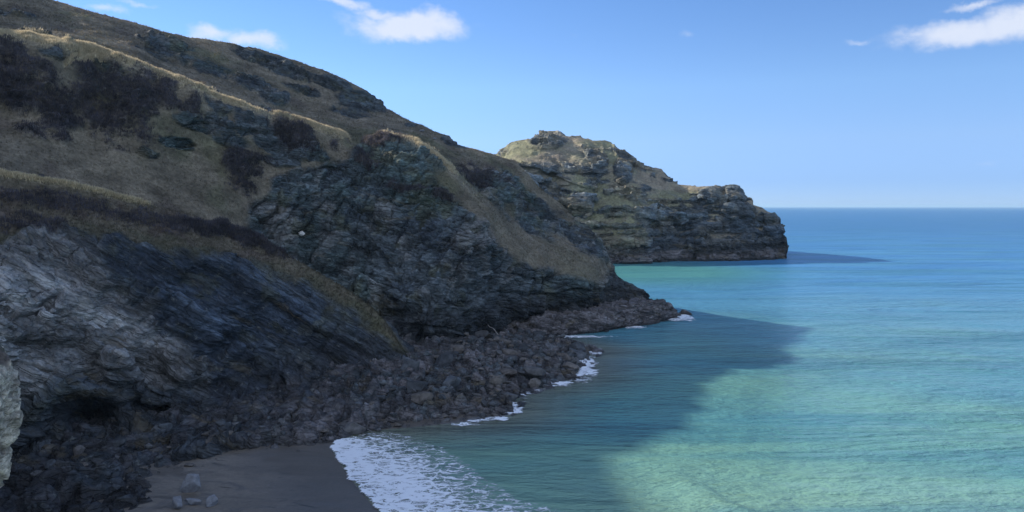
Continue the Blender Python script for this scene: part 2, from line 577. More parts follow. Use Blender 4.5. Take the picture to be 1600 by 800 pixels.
def build_hill():
    def back(px, q, crest):
        # the far side: gentle above the left end, a cliff towards the point
        k = sst(px, 250, 700)
        far = 260 * (1 - k) + 60 * k
        b = far * q ** 1.5
        drop = (1 - k) * (0.22 * b) + k * np.minimum((crest[:, 2] + 6) * q ** 1.15, 200)
        return b, drop

    def depth(PX, PY):
        dd = fB(PX, PY)
        # spur crests stand out of the slope, with a hollow on their far side
        for ln, amp, wd in ((strip1, 2.0, 9), (strip2, 3.5, 12)):
            l, s, al = line_d(PX, PY, ln)
            e = np.sin(np.pi * np.clip(al * .96 + .02, 0, 1)) ** .5
            dd = dd - amp * e * np.exp(-(l / wd) ** 2 * np.where(s > 0, .22, 1.6))
        # gullies and ribs down the big cliff
        rk = sst(poly_sd(PX, PY, rockB), 0, 30)
        dd = dd + rk * (5.0 * fbm(np.stack([PX / 80 + PY / 230, PY / 240, 0 * PX], -1), 4, 91) + 2.5 * fbm(np.stack([PX / 34 + PY / 120, PY / 90, 0 * PX], -1), 3, 93, ridged=True))
        # recess at the foot
        dd = dd + 4.5 * np.clip(ell(PX, PY, 690, 530, 90, 30), 0, 1) + 3.0 * np.clip(ell(PX, PY, 850, 496, 70, 14), 0, 1)
        return dd

    V, PX, PY, bk = loft(top_B, foot_B, depth, -420, 1012, 930, 360, back)
    sd = poly_sd(PX, PY, rockB)
    w1 = fbm(V / 13.0, 4, 21)
    w2 = fbm(V / 4.0, 3, 31)
    rock = sst(sd + 26 * w1 + 10 * w2, -6, 10)
    for (cx, cy, rx, ry, an) in outcrops:
        e = ell(PX, PY, cx, cy, rx, ry, an)
        rock = np.maximum(rock, sst(e + .55 * w1 + .35 * w2, 0.05, 0.3))
    rock = np.where(bk > 0.08, np.maximum(rock * 0.5, sst(PX + 60 * w1, 560, 640)), rock)
    l1, s1, _ = line_d(PX, PY, strip1)
    l2, s2, a2 = line_d(PX, PY, strip2)
    wide2 = 5 + 22 * sst(a2, .6, .85)
    strip = np.maximum(np.exp(-(l1 / 7) ** 2), np.exp(-(l2 / wide2) ** 2) * .9)
    rock = rock * (1 - sst(strip, .35, .8) * (bk == 0))
    scr = np.zeros(PX.shape)
    for (cx, cy, rx, ry, an) in scrubs:
        scr = np.maximum(scr, sst(ell(PX, PY, cx, cy, rx, ry, an) + .75 * w1 + .6 * w2, 0.0, 0.6))
    scr = scr * (bk == 0) * (1 - .7 * sst(strip, .3, .7))
    N = blur(grid_normals(V), 5)
    N /= np.linalg.norm(N, axis=-1, keepdims=True) + 1e-9
    fr = frame_dip(12, (1, -.2), 8)
    r1, l_1, e1 = blocks(V, fr, (8, 8, 6.5), 101)
    r2, l_2, e2 = blocks(V, fr, (3.2, 3.2, 2.0), 111)
    r3, l_3, e3 = blocks(V, fr, (1.5, 1.5, .7), 121)
    big = fbm(V / np.array([11.0, 11.0, 14.0]), 4, 41)
    rid = fbm(V / np.array([6.0, 6.0, 9.0]), 4, 61, ridged=True)
    dr = 1.9 * big + 1.3 * rid + 2.1 * (r1 - .5) + .5 * (l_1 - .5) + .9 * (r2 - .5) + .35 * (l_2 - .5) + .34 * (r3 - .5) + .16 * (l_3 - .5) - .9 * sst(.09 - e1, 0, .07) - .45 * sst(.10 - e2, 0, .08)
    dg = .55 * w1 + .30 * w2 + .12 * fbm(V / .9, 2, 71)
    dg = dg + .8 * strip * fbm(V / 2.4, 3, 72)
    ds = .5 + 1.5 * fbm(V / 2.6, 2, 81, ridged=True) + .5 * fbm(V / .9, 2, 82)
    dr = dr * (.85 + .15 * sst(sd, -40, 0)) * (.45 + .55 * sst(PY - interp_curve(top_B, PX[0])[None], 2, 14))
    disp = lerp(dg[..., None], dr[..., None], rock)[..., 0]
    disp = disp + scr * ds * (1 - .6 * rock)
    amp = np.where(bk > 0, np.clip(1 - bk * 2, .2, 1), 1)
    V = V + N * (disp * amp)[..., None]
    wid1 = 5 + 6 * (1 - sst(PX, 60, 140))
    bank = np.maximum(2.7 * np.exp(-(l1 / (wid1 + 5)) ** 2), 1.8 * np.exp(-(l2 / 9) ** 2) * (1 - sst(a2, .35, .6)))
    bank = bank + 2.6 * sst(ell(PX, PY, 132, 112, 34, 16, 0), 0, .5) * 1.0
    V[..., 2] += bank * (bk == 0) * (1 + .3 * fbm(V / 9.0, 2, 73))
    # surface colours
    mix1 = fbm(V / 22.0, 4, 51)
    mix2 = fbm(V / 7.0, 4, 52)
    g = lerp(GRASS, GRASS_GREEN, sst(mix1 + .4 * mix2, .05, .5) * .7)
    g = g * np.clip(1 + .55 * fbm(V / np.array([5.0, 5.0, 2.0]), 4, 58) + .3 * w1, .55, 1.6)[..., None]
    g = lerp(g, HEATH_RED, sst(mix2 - .2 * mix1, .22, .5) * .5)
    brk = .6 + 1.25 * fbm(V / 7.0, 4, 75)
    pale2 = np.maximum(np.exp(-(l1 / np.where(s1 > 0, 2.2 + .5 * wid1, 9)) ** 2), np.exp(-(l2 / np.where(s2 > 0, 3.5, 6)) ** 2) * (1 - sst(a2, .3, .6))) * np.clip(brk, .2, 1)
    pale2 = np.maximum(pale2, sst(ell(PX, PY, 132, 102, 36, 14, 0) + .2 * w2, 0, .3))
    g = lerp(g, GRASS * 1.15, strip * .7)
    g = lerp(g, GRASS_PALE, np.clip(pale2 * 1.05, 0, 1))  # sunlit crest streaks and knoll strengthened in the grass colour
    rk = lerp(SLATE, SLATE_GREEN, sst(mix1, -.1, .4))
    rk = lerp(rk, SLATE_PALE * .85, sst(mix2 + .5 * (r1 - .5), .2, .55) * .55)
    rk = lerp(rk, SLATE_BLUE * .8, sst(-mix2 + .4 * (l_1 - .5), .2, .5) * .6)
    rk = rk * (.72 + .56 * (.5 * r2 + .3 * l_2 + .2 * r3))[..., None]
    pale = np.maximum(np.clip(ell(PX, PY, 440, 352, 40, 45, 10), 0, 1), np.clip(ell(PX, PY, 735, 372, 70, 34, -30), 0, 1))
    rk = lerp(rk, SLATE_PALE * .9, sst(pale + .5 * mix2, .15, .5) * .7)
    rk = lerp(rk, GRASS_GREEN * .8, sst(fbm(V / 5.0, 4, 57) + .3 * mix1, .2, .42) * .55)
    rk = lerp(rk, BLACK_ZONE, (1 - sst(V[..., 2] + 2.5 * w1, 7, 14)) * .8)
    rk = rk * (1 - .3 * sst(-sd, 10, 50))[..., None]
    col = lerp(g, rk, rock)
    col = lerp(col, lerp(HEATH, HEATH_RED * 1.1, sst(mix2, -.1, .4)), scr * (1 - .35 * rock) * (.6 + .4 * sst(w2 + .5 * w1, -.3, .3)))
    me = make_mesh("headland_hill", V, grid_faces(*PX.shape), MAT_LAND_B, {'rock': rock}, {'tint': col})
    link("headland_hill", me, kind='structure')
    return dict(V=V, N=N, PX=PX, PY=PY, rock=rock, scr=scr, strip=pale2, bk=bk, col=col)


# ------------------------------------------------------------------ nearer spur of the hill, in front on the left
top_A = [(-420, 185), (-200, 236), (-60, 262), (0, 273), (60, 284), (120, 293), (180, 306), (235, 319), (285, 331), (330, 345), (380, 366), (430, 390), (490, 424), (540, 451), (580, 480), (600, 500), (620, 535), (635, 562), (650, 585)]
foot_A = [(-420, 1050), (-100, 900), (0, 812), (100, 770), (160, 742), (225, 725), (300, 705), (400, 690), (480, 672), (540, 655), (590, 625), (630, 600), (650, 592)]
anc_A = [(-420, 185, 126), (-200, 236, 139), (0, 273, 152), (120, 293, 160), (235, 319, 169), (330, 345, 174), (430, 390, 177), (540, 451, 179), (600, 500, 177), (635, 562, 173), (650, 588, 171),
         (0, 345, 138), (0, 450, 119), (0, 600, 110), (0, 720, 105), (0, 812, 97), (-420, 400, 90), (-420, 1050, 62), (-200, 400, 112), (-200, 700, 92), (-100, 900, 82),
         (100, 350, 147), (100, 390, 139), (100, 500, 124), (100, 600, 116), (100, 700, 110), (100, 770, 101.5),
         (200, 370, 153), (200, 450, 139), (200, 550, 129), (200, 650, 121), (225, 725, 108), (300, 385, 160), (300, 420, 154), (300, 500, 145), (300, 600, 135), (300, 660, 127), (300, 705, 114),
         (400, 415, 170), (400, 500, 159), (400, 600, 146), (400, 650, 131), (400, 690, 120), (500, 460, 175), (500, 510, 168), (500, 580, 159), (500, 620, 145), (500, 668, 128), (560, 510, 174), (560, 580, 164), (560, 625, 150),
         (600, 560, 169), (600, 610, 157)]
fA = tps(anc_A)
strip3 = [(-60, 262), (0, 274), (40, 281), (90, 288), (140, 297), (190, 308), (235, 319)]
rockA = [(-430, 320), (-100, 370), (0, 392), (40, 362), (90, 358), (150, 368), (250, 384), (330, 402), (400, 420), (450, 438), (500, 460), (540, 478), (575, 500), (597, 522), (610, 545), (640, 560), (680, 600), (640, 700), (-430, 1200)]


def build_spur():
    def back(px, q, crest):
        k = sst(px, 240, 430)
        b = 34 * q
        drop = (1 - k) * (2.2 + .55 * b * q) + k * (crest[:, 2] + 6) * q ** 0.8
        return b, drop

    def depth(PX, PY):
        dd = fA(PX, PY)
        l, s, al = line_d(PX, PY, strip3)
        dd = dd - 2.2 * np.exp(-(l / 7) ** 2 * np.where(s > 0, .3, 1.5)) * (1 - sst(PX, 190, 245))
        rk = sst(poly_sd(PX, PY, rockA), 0, 40)
        # slanting ribs
        dd = dd + rk * 3.4 * fbm(np.stack([(PX * .82 - PY * .57) / 150, (PX * .57 + PY * .82) / 55, 0 * PX], -1), 4, 191)
        # sea caves at the foot
        dd = dd + 9.0 * sst(ell(PX, PY, 135, 648, 62, 52, 10), 0, .6) + 5 * sst(ell(PX, PY, 235, 640, 55, 30, 20), 0, .6) + 4 * sst(ell(PX, PY, 55, 735, 75, 14, 4), 0, .5)
        dd = dd + 4.5 * sst(ell(PX, PY, 500, 607, 26, 20, 0), 0, .6) + 3 * sst(ell(PX, PY, 430, 600, 30, 26, 0), 0, .6)
        # slabs standing out
        dd = dd - 2.6 * sst(ell(PX, PY, 185, 578, 36, 30, 20), 0, .5) - 1.6 * sst(ell(PX, PY, 285, 570, 40, 34, 30), 0, .5)
        return dd

    V, PX, PY, bk = loft(top_A, foot_A, depth, -420, 650, 720, 420, back)
    w1 = fbm(V / 11.0, 4, 221)
    w2 = fbm(V / 3.4, 3, 231)
    rock = sst(poly_sd(PX, PY, rockA) + 16 * w1 + 12 * w2, -8, 10)
    rock = np.where(bk > .1, sst(PX + 60 * w1, 380, 460), rock)
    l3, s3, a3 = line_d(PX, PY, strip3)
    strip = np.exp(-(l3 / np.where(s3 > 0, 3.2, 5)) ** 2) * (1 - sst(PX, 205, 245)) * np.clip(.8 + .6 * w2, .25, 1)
    scr = np.zeros(PX.shape)
    for (cx, cy, rx, ry, an) in [(370, 360, 62, 20, 24), (420, 385, 30, 14, 30), (80, 320, 120, 14, 8), (230, 345, 120, 14, 10), (30, 350, 70, 18, 0), (-150, 320, 160, 40, 5), (300, 352, 50, 10, 20)]:
        scr = np.maximum(scr, sst(ell(PX, PY, cx, cy, rx, ry, an) + .7 * w1 + .7 * w2, 0, .6))
    scr = scr * (bk < .12) * (1 - sst(strip, .2, .6))
    N = blur(grid_normals(V), 5)
    N /= np.linalg.norm(N, axis=-1, keepdims=True) + 1e-9
    fr = frame_dip(33, (1, .15), 6)
    r1, l_1, e1 = blocks(V, fr, (15, 7, 2.3), 301, .25, .7)
    r2, l_2, e2 = blocks(V, fr, (7, 3, .95), 311, .3, .7)
    r3, l_3, e3 = blocks(V, fr, (2.8, 1.4, .42), 321, .4, .8)
    big = fbm(V / 9.0, 4, 241)
    rid = fbm(V @ fr.T / np.array([14.0, 7.0, 2.6]), 5, 261, ridged=True)
    dr = 1.2 * big + 1.3 * rid + 1.2 * (r1 - .5) + 1.1 * (l_1 - .5) + .7 * (r2 - .5) + .6 * (l_2 - .5) + .3 * (r3 - .5) + .25 * (l_3 - .5) - .6 * sst(.09 - e1, 0, .07) - .35 * sst(.10 - e2, 0, .08)
    dg = .45 * w1 + .28 * w2 + .12 * fbm(V / .8, 2, 271) + .2 * strip * fbm(V / 1.2, 2, 272) + .5 * strip
    disp = dg * (1 - rock) + dr * rock + scr * (.6 + .8 * fbm(V / 1.8, 3, 281)) * (1 - .5 * rock)
    V = V + N * disp[..., None]
    mix1 = fbm(V / 18.0, 4, 251)
    mix2 = fbm(V / 5.0, 4, 252)
    g = lerp(GRASS * .92, HEATH_RED, sst(mix2 + .3 * mix1, -.1, .35) * .75)
    g = lerp(g, lerp(GRASS, GRASS_GREEN, .35) * .74, sst(PX + 60 * mix2, 420, 480) * .6)
    g = lerp(g, C(.55, .46, .30), np.clip(strip * 1.3, 0, 1))  # bank lies in shade; its sunlit look is painted as pale straw
    fringe = sst(poly_sd(PX, PY, rockA) + 20 * w2, -22, 0)
    g = lerp(g, GRASS_GREEN * .75, fringe * .7)
    rk = lerp(SLATE * .8, SLATE_BLUE, sst(mix1, -.2, .3))
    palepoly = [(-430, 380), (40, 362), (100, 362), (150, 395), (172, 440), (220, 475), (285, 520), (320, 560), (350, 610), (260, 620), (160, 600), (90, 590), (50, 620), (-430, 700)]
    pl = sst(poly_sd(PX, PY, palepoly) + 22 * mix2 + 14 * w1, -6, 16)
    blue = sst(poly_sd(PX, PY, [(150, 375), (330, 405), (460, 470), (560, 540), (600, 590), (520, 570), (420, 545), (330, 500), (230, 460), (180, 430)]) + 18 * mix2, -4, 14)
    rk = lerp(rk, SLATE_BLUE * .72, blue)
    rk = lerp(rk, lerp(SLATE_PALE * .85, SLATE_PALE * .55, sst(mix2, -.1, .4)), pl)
    lam = fbm(V @ fr.T / np.array([16.0, 8.0, 1.1]), 4, 259) + .6 * fbm(V @ fr.T / np.array([26.0, 14.0, 4.0]), 3, 260)
    rk = rk * (.66 + .68 * (.45 * r2 + .35 * l_2 + .2 * r3))[..., None] * np.clip(1 + .65 * lam, .55, 1.55)[..., None]
    rk = lerp(rk, GRASS_GREEN * .7, sst(fbm(V / 3.6, 4, 257), .2, .42) * .4 * (1 - .6 * pl))
    rk = lerp(rk, BLACK_ZONE * 1.15, (1 - sst(V[..., 2] + 2.5 * w1, 4, 12)) * .75 * (1 - .4 * pl))
    tide = (1 - sst(V[..., 2] + 1.2 * w2, 2.2, 3.8)) * sst(PX, 330, 420)
    rk = lerp(rk, TIDE * .8, tide * .8)
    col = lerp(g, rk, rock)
    sk = .45 + .55 * sst(PX, 250, 330)
    col = lerp(col, lerp(HEATH_RED * 1.2, HEATH * 1.1, sst(PX, 250, 330)), scr * (1 - .4 * rock) * sk)
    scr = scr * (.25 + .75 * sst(PX, 250, 330))
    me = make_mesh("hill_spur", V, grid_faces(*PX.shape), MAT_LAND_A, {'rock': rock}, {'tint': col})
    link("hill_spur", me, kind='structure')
    return dict(V=V, N=N, PX=PX, PY=PY, rock=rock, scr=scr, strip=strip, bk=bk, col=col)


# ------------------------------------------------------------------ wave-cut ledge under the point
top_L = [(770, 522), (790, 512), (810, 507), (850, 499), (890, 493), (930, 488), (975, 481), (1000, 476), (1015, 471), (1035, 471), (1048, 477), (1060, 486), (1070, 489), (1080, 490)]
foot_L = [(770, 531), (810, 529), (880, 525), (940, 519), (1000, 509), (1040, 503), (1058, 498), (1070, 494), (1080, 492)]


def build_ledge():
    water = lambda px: CH * F / (interp_curve(foot_L, px) - HOR)

    def depth(PX, PY):
        f = interp_curve(foot_L, PX)
        t = interp_curve(top_L, PX)
        s = np.clip((f - PY) / np.maximum(f - t, 1), 0, 1)
        return water(PX) + 3.2 * s ** 1.6 + 2.5 * sst(ell(PX, PY, 803, 518, 12, 12), 0, .6)

    def back(px, q, crest):
        k = sst(px, 985, 1060)
        b = (16 * (1 - k) + 9 * k) * q
        return b, -.8 * q * (1 - k) + (crest[:, 2] + 4) * k * q ** 2
    V, PX, PY, bk = loft(top_L, foot_L, depth, 770, 1080, 330, 60, back, skirt=3, nb=30)
    N = blur(grid_normals(V), 4)
    N /= np.linalg.norm(N, axis=-1, keepdims=True) + 1e-9
    fr = frame_dip(7, (1, -.2), 5)
    r1, l1, e1 = blocks(V, fr, (3.6, 3, 1.7), 401)
    r2, l2, e2 = blocks(V, fr, (1.6, 1.6, .6), 411)
    big = fbm(V / 5.0, 4, 421)
    disp = .9 * big + 1.1 * (r1 - .5) + .5 * (r2 - .5) + .4 * (l2 - .5) - .3 * sst(.12 - e1, 0, .1)
    V = V + N * disp[..., None]
    m1 = fbm(V / 4.0, 4, 431)
    col = lerp(TIDE, TIDE * .62, sst(m1, -.1, .4)) * (.75 + .5 * r2)[..., None]
    col = lerp(col, BLACK_ZONE, (1 - sst(V[..., 2] + .4 * m1, .3, 1.1)) * .85)
    me = make_mesh("rock_ledge", V, grid_faces(*PX.shape), MAT_LAND_S, {'rock': np.ones(PX.shape)}, {'tint': col})
    link("rock_ledge", me, kind='structure')


# ------------------------------------------------------------------ far headland
top_E = [(715, 300), (745, 262), (780, 238), (800, 222), (815, 218), (830, 216), (836, 212), (843, 210), (846, 205), (872, 204), (878, 211), (890, 213), (905, 212), (912, 216), (920, 216), (926, 220), (945, 219), (955, 222),
         (962, 233), (975, 239), (990, 247), (1010, 260), (1034, 263), (1040, 275), (1058, 288), (1090, 291), (1122, 290), (1126, 293), (1132, 290), (1147, 291), (1158, 297), (1166, 305), (1176, 310), (1177, 320),
         (1190, 323), (1200, 331), (1209, 334), (1216, 346), (1222, 362), (1227, 372), (1229, 390), (1231, 403)]
foot_E = [(715, 412), (965, 413), (1010, 412), (1100, 409), (1180, 407), (1225, 405), (1231, 404.5)]
anc_E = [(715, 300, 575), (745, 262, 600), (780, 238, 622), (860, 205, 646), (920, 217, 646), (962, 233, 636), (1010, 262, 618), (1058, 288, 594), (1122, 290, 589), (1176, 312, 578), (1216, 346, 570), (1231, 403, 562),
         (715, 412, 492), (800, 412, 494), (900, 413, 500), (965, 413, 503), (1010, 412, 509), (1100, 409, 528), (1180, 407, 545), (1225, 405, 557),
         (800, 262, 560), (800, 242, 584), (860, 242, 584), (860, 224, 614), (860, 262, 558), (900, 252, 574), (915, 232, 612), (930, 264, 564), (960, 262, 578), (1110, 299, 573), (800, 330, 520), (860, 280, 556), (900, 310, 538), (940, 290, 556), (960, 340, 522), (930, 380, 508), (1000, 370, 512), (985, 300, 552), (1005, 320, 540),
         (1050, 310, 556), (1050, 350, 540), (1060, 390, 527), (1120, 320, 562), (1150, 350, 554), (1120, 380, 538), (1200, 370, 562), (1190, 390, 553)]
fE = tps(anc_E)


def build_far():
    def depth(PX, PY):
        dd = fE(PX, PY)
        # the near buttress ends at a vertical edge, the wall beyond it is set back
        dd = dd + 9 * (sst(PX, 1008, 1020) * (1 - sst(PX, 1030, 1130))) * sst(PY, 320, 365)
        # crags and ledges along the upper slope
        for (cx, cy, rx, ry, an, am) in [(852, 222, 34, 14, 6, 9), (912, 224, 20, 7, 20, 5), (930, 246, 22, 16, 30, 7), (972, 268, 14, 26, 5, 9), (905, 312, 24, 34, 15, 10), (860, 262, 60, 9, 15, 4),
                                          (1108, 303, 16, 14, 0, 9), (1145, 305, 18, 14, 5, 8), (1155, 332, 26, 18, 20, 9), (1040, 275, 14, 12, 0, 5), (890, 280, 50, 6, 22, 4), (1205, 350, 12, 20, 0, 4),
                                          (820, 255, 22, 8, 10, 5), (940, 320, 20, 40, 10, 4)]:
            dd = dd - am * sst(ell(PX, PY, cx, cy, rx, ry, an), 0, .5)
        dd = dd + 6 * sst(ell(PX, PY, 1083, 398, 9, 12), 0, .6)
        dd = dd + 9 * fbm(np.stack([PX / 40, PY / 130, 0 * PX], -1), 4, 591) * sst(PY, 255, 320) + 5 * fbm(np.stack([PX / 60, PY / 14, 0 * PX], -1), 3, 593, ridged=True) * sst(PY, 225, 260) * (1 - sst(PY, 385, 400))
        return dd

    def back(px, q, crest):
        b = 130 * q
        return b, (crest[:, 2] + 8) * q ** 1.6
    V, PX, PY, bk = loft(top_E, foot_E, depth, 715, 1231, 520, 240, back, skirt=5, nb=24)
    w1 = fbm(V / 22.0, 4, 521)
    w2 = fbm(V / 8.0, 4, 531)
    # turf lies on the easy slopes, rock shows on the steep ones
    N0 = blur(grid_normals(V), 3)
    N0 /= np.linalg.norm(N0, axis=-1, keepdims=True) + 1e-9
    rock = sst(.80 - N0[..., 2] + .30 * w1 + .34 * w2, -.1, .12)
    for (cx, cy, rx, ry, an) in [(852, 220, 34, 13, 6), (900, 260, 60, 8, 12), (930, 248, 24, 16, 30), (972, 268, 15, 26, 5), (905, 312, 22, 30, 15), (1108, 305, 18, 16, 0), (1150, 300, 26, 14, 15), (1160, 335, 32, 18, 15), (990, 250, 40, 14, 30)]:
        rock = np.maximum(rock, sst(ell(PX, PY, cx, cy, rx, ry, an) + .4 * w2, 0, .25))
    turf = np.maximum(sst(ell(PX, PY, 850, 240, 75, 16, 8) + .3 * w2, 0, .3), sst(ell(PX, PY, 880, 285, 90, 9, 20) + .3 * w2, 0, .4))
    turf = np.maximum(turf, sst(ell(PX, PY, 985, 345, 50, 40, 30) + .9 * w2, 0, .6) * .4)
    rock = rock * (1 - turf * .8)
    N = N0
    fr = frame_dip(5, (1, 0), 4)
    r1, l1, e1 = blocks(V, fr, (14, 12, 6.5), 501)
    r2, l2, e2 = blocks(V, fr, (6, 6, 2.4), 511)
    rid = fbm(V / np.array([14, 14, 26.]), 4, 541, ridged=True)
    dr = 2.2 * w1 + 2.6 * rid + 3.4 * (r1 - .5) + 1.4 * (l1 - .5) + 1.8 * (r2 - .5) + 1.2 * (l2 - .5)
    dg = 1.2 * w2 + .5 * fbm(V / 3.0, 2, 551)
    disp = dg * (1 - rock) + dr * rock
    disp = disp * np.where(bk > 0, np.clip(1 - 2 * bk, .2, 1), 1)
    disp = disp * (.5 + .5 * sst(PY - interp_curve(top_E, PX[0])[None], 1, 12))
    V = V + N * disp[..., None]
    m1 = fbm(V / 40.0, 4, 561)
    m2 = fbm(V / 12.0, 4, 562)
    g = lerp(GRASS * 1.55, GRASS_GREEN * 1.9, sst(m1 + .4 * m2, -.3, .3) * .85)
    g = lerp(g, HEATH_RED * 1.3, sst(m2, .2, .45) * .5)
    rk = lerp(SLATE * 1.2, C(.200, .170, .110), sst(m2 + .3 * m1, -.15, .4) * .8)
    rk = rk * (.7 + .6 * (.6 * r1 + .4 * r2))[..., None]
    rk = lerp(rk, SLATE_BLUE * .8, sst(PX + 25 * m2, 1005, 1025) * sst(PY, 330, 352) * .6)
    rk = lerp(rk, BLACK_ZONE * 1.3, (1 - sst(V[..., 2] + 2 * m2, 9, 15)) * .8)
    rk = lerp(rk, TIDE, (1 - sst(V[..., 2] + 1.4 * m2, 6.2, 7.6)))
    rk = lerp(rk, BLACK_ZONE, (1 - sst(V[..., 2] + .6 * m2, 1.2, 2.2)))
    low = 1 - sst(V[..., 2], 12, 18)
    rock = np.maximum(rock, low)
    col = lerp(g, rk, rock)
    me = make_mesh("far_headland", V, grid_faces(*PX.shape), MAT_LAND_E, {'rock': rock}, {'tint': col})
    link("far_headland", me, kind='structure')


# ------------------------------------------------------------------ near cliff at the left edge
def build_near():
    top = [(-260, 480), (-60, 498), (0, 520), (8, 545), (22, 566), (34, 590), (40, 625), (36, 655), (28, 680), (22, 700), (23, 725), (14, 745), (6, 760), (2, 772)]
    # outline on the right runs down, so the sheet is laid out row by row: px as a function of row
    rows = np.linspace(470, 900, 210)
    edge = np.interp(rows, [470, 520, 545, 566, 590, 625, 655, 680, 700, 725, 745, 765, 900], [-60, -16, 2, 14, 27, 33, 31, 24, 16, 17, 6, -4, -50])
    nu = 150
    u = np.linspace(0, 1, nu)[None]
    PX = -330 * (1 - u) + edge[:, None] * u
    PY = np.broadcast_to(rows[:, None], PX.shape)
    D = 66 + 10 * u ** 3 + (rows[:, None] - 470) * -.018 + 0 * PX
    D = np.where(u > .9, D + (u - .9) * 22, D)
    D = D + 5 * (1 - sst(PY, 470, 520))
    V = P(PX, PY, D)[::-1]
    PX, PY = PX[::-1], PY[::-1]
    wrap = []
    for q in np.linspace(0, 1, 17)[1:]:
        r = V[:, -1].copy()
        r[:, 0] += -13.5 * q
        r[:, 1] += 17 * q
        wrap.append(r)
    V = np.concatenate([V, np.stack(wrap, 1)], 1)
    # roll the top backwards
    lid = []
    for q in np.linspace(0, 1, 13)[1:]:
        r = V[-1].copy()
        r[:, 0] -= 16 * q
        r[:, 1] += 4 * q
        r[:, 2] += 1.5 * q
        lid.append(r)
    V = np.concatenate([V, np.array(lid)], 0)
    ext = 16
    PX = np.concatenate([PX, np.repeat(PX[:, -1:], ext, 1)], 1)
    PX = np.concatenate([PX, np.repeat(PX[-1:], 12, 0)], 0)
    PY = np.concatenate([PY, np.repeat(PY[:, -1:], ext, 1)], 1)
    PY = np.concatenate([PY, np.repeat(PY[-1:], 12, 0) - 10], 0)
    N = blur(grid_normals(V), 3)
    N /= np.linalg.norm(N, axis=-1, keepdims=True) + 1e-9
    fr = frame_dip(14, (1, 0), 4)
    r2, l2, e2 = blocks(V, fr, (1.6, 1.4, .5), 611)
    w1 = fbm(V / 3.0, 4, 621)
    w2 = fbm(V / .8, 3, 631)
    V = V + N * (.55 * w1 + .14 * w2 + .3 * (r2 - .5) + .2 * (l2 - .5))[..., None]
    rock = sst(PY + 10 * w1 + 8 * w2 + .25 * PX, 562, 580)
    col = lerp(C(.35, .30, .23), C(.46, .40, .30), sst(w1, -.3, .3)) * (.8 + .4 * r2)[..., None]
    g = lerp(HEATH_RED, GRASS_GREEN * .7, sst(w2, -.2, .3))
    col = lerp(g, col, rock)
    me = make_mesh("near_cliff", V, grid_faces(*V.shape[:2]), MAT_LAND_N, {'rock': rock}, {'tint': col})
    link("near_cliff", me, kind='structure')


# ------------------------------------------------------------------ shore: rock ground and sand, as heightfields
WATER = [G(*p) for p in [(770, 529), (800, 526), (850, 528), (890, 534), (915, 542), (932, 548), (920, 560), (915, 575), (902, 590), (880, 596), (850, 606), (815, 616), (806, 632), (800, 642), (790, 650), (760, 656), (700, 662), (650, 667),
                         (600, 671), (560, 676), (522, 688), (516, 700), (530, 722), (548, 748), (566, 772), (592, 800), (660, 880), (760, 1000)]]
LAND = WATER + [(-20, 55), (-140, 55), (-140, 240), (0, 260)]


def shore_sd(x, y):
    return poly_sd(x, y, LAND)


ROCKY = [G(*p) for p in [(210, 800), (215, 770), (232, 745), (300, 718), (380, 702), (450, 697), (520, 690)]]
ROCKLAND = ROCKY + [G(560, 676), G(700, 650), (60, 130), (60, 300), (-140, 300), (-140, 60), G(150, 900)]


def sand_z(x, y):
    sd = shore_sd(x, y)
    p = np.stack([x, y, 0 * x], -1)
    return np.where(sd > 0, .055 * sd - .0004 * sd ** 2, .05 * sd) + .10 * fbm(p / 7.0, 3, 701) * sst(sd, .5, 5) + .02 * fbm(p / 1.3, 2, 702) * sst(sd, .5, 3)


def rock_z(x, y, full=False):
    sd = shore_sd(x, y)
    p = np.stack([x, y, 0 * x], -1)
    rs = poly_sd(x, y, ROCKLAND)
    left = 1 - sst(x, -34, -18)
    base = np.where(sd > 0, (4.2 - 1.0 * left) * (1 - np.exp(-sd / 18.0)), .22 * sd)
    base = base + .35 * sst(rs, 0, 2)
    w = fbm(p / 6.0, 4, 711)
    fr = np.array([[.8, .6, 0], [-.6, .8, 0], [0, 0, 1.0]])
    q = p.copy()
    q[..., 2] = base * .6 + .4 * x
    r1, l1, e1 = blocks(q, fr, (5.0, 2.2, 1.3), 721)
    r2, l2, e2 = blocks(q, fr, (2.0, 1.0, .6), 731)
    z = base + (1.1 * w + 1.5 * (r1 - .5) + .8 * (l1 - .5) + .6 * (r2 - .5) - .8 * sst(.10 - e1, 0, .08)) * sst(sd, -4, 2)
    z = np.where(rs > 0, z, z - np.minimum(-rs * .9, 6))
    if full:
        return z, sd, rs, r1, r2, w
    return z


def build_shore():
    xs = np.arange(-78, 34, .34)
    ys = np.arange(72, 236, .38)
    X, Y = np.meshgrid(xs, ys)
    z, sd, rs, r1, r2, w = rock_z(X, Y, True)
    V = np.stack([X, Y, z], -1)
    m = fbm(V / 3.0, 4, 741)
    col = lerp(TIDE * .85, SLATE * .8, sst(m, -.1, .4)) * (.6 + .8 * (.5 * r1 + .5 * r2))[..., None]
    col = lerp(col, BLACK_ZONE, np.maximum(sst(w, .05, .4) * .6, .75 * (1 - sst(X, -44, -26))))
    col = lerp(col, BLACK_ZONE * .8, (1 - sst(z, .1, .7)) * .8)
    me = make_mesh("shore_rock", V, grid_faces(*X.shape), MAT_LAND_S, {'rock': np.ones(X.shape)}, {'tint': col})
    link("shore_rock", me, kind='structure')
    xs = np.arange(-70, 6, .4)
    ys = np.arange(56, 140, .4)
    X, Y = np.meshgrid(xs, ys)
    z = sand_z(X, Y)
    me = make_mesh("beach", np.stack([X, Y, z], -1), grid_faces(*X.shape), MAT_SAND, {'wet': 1 - sst(z, .15, 1.0)})
    link("beach", me, kind='structure')


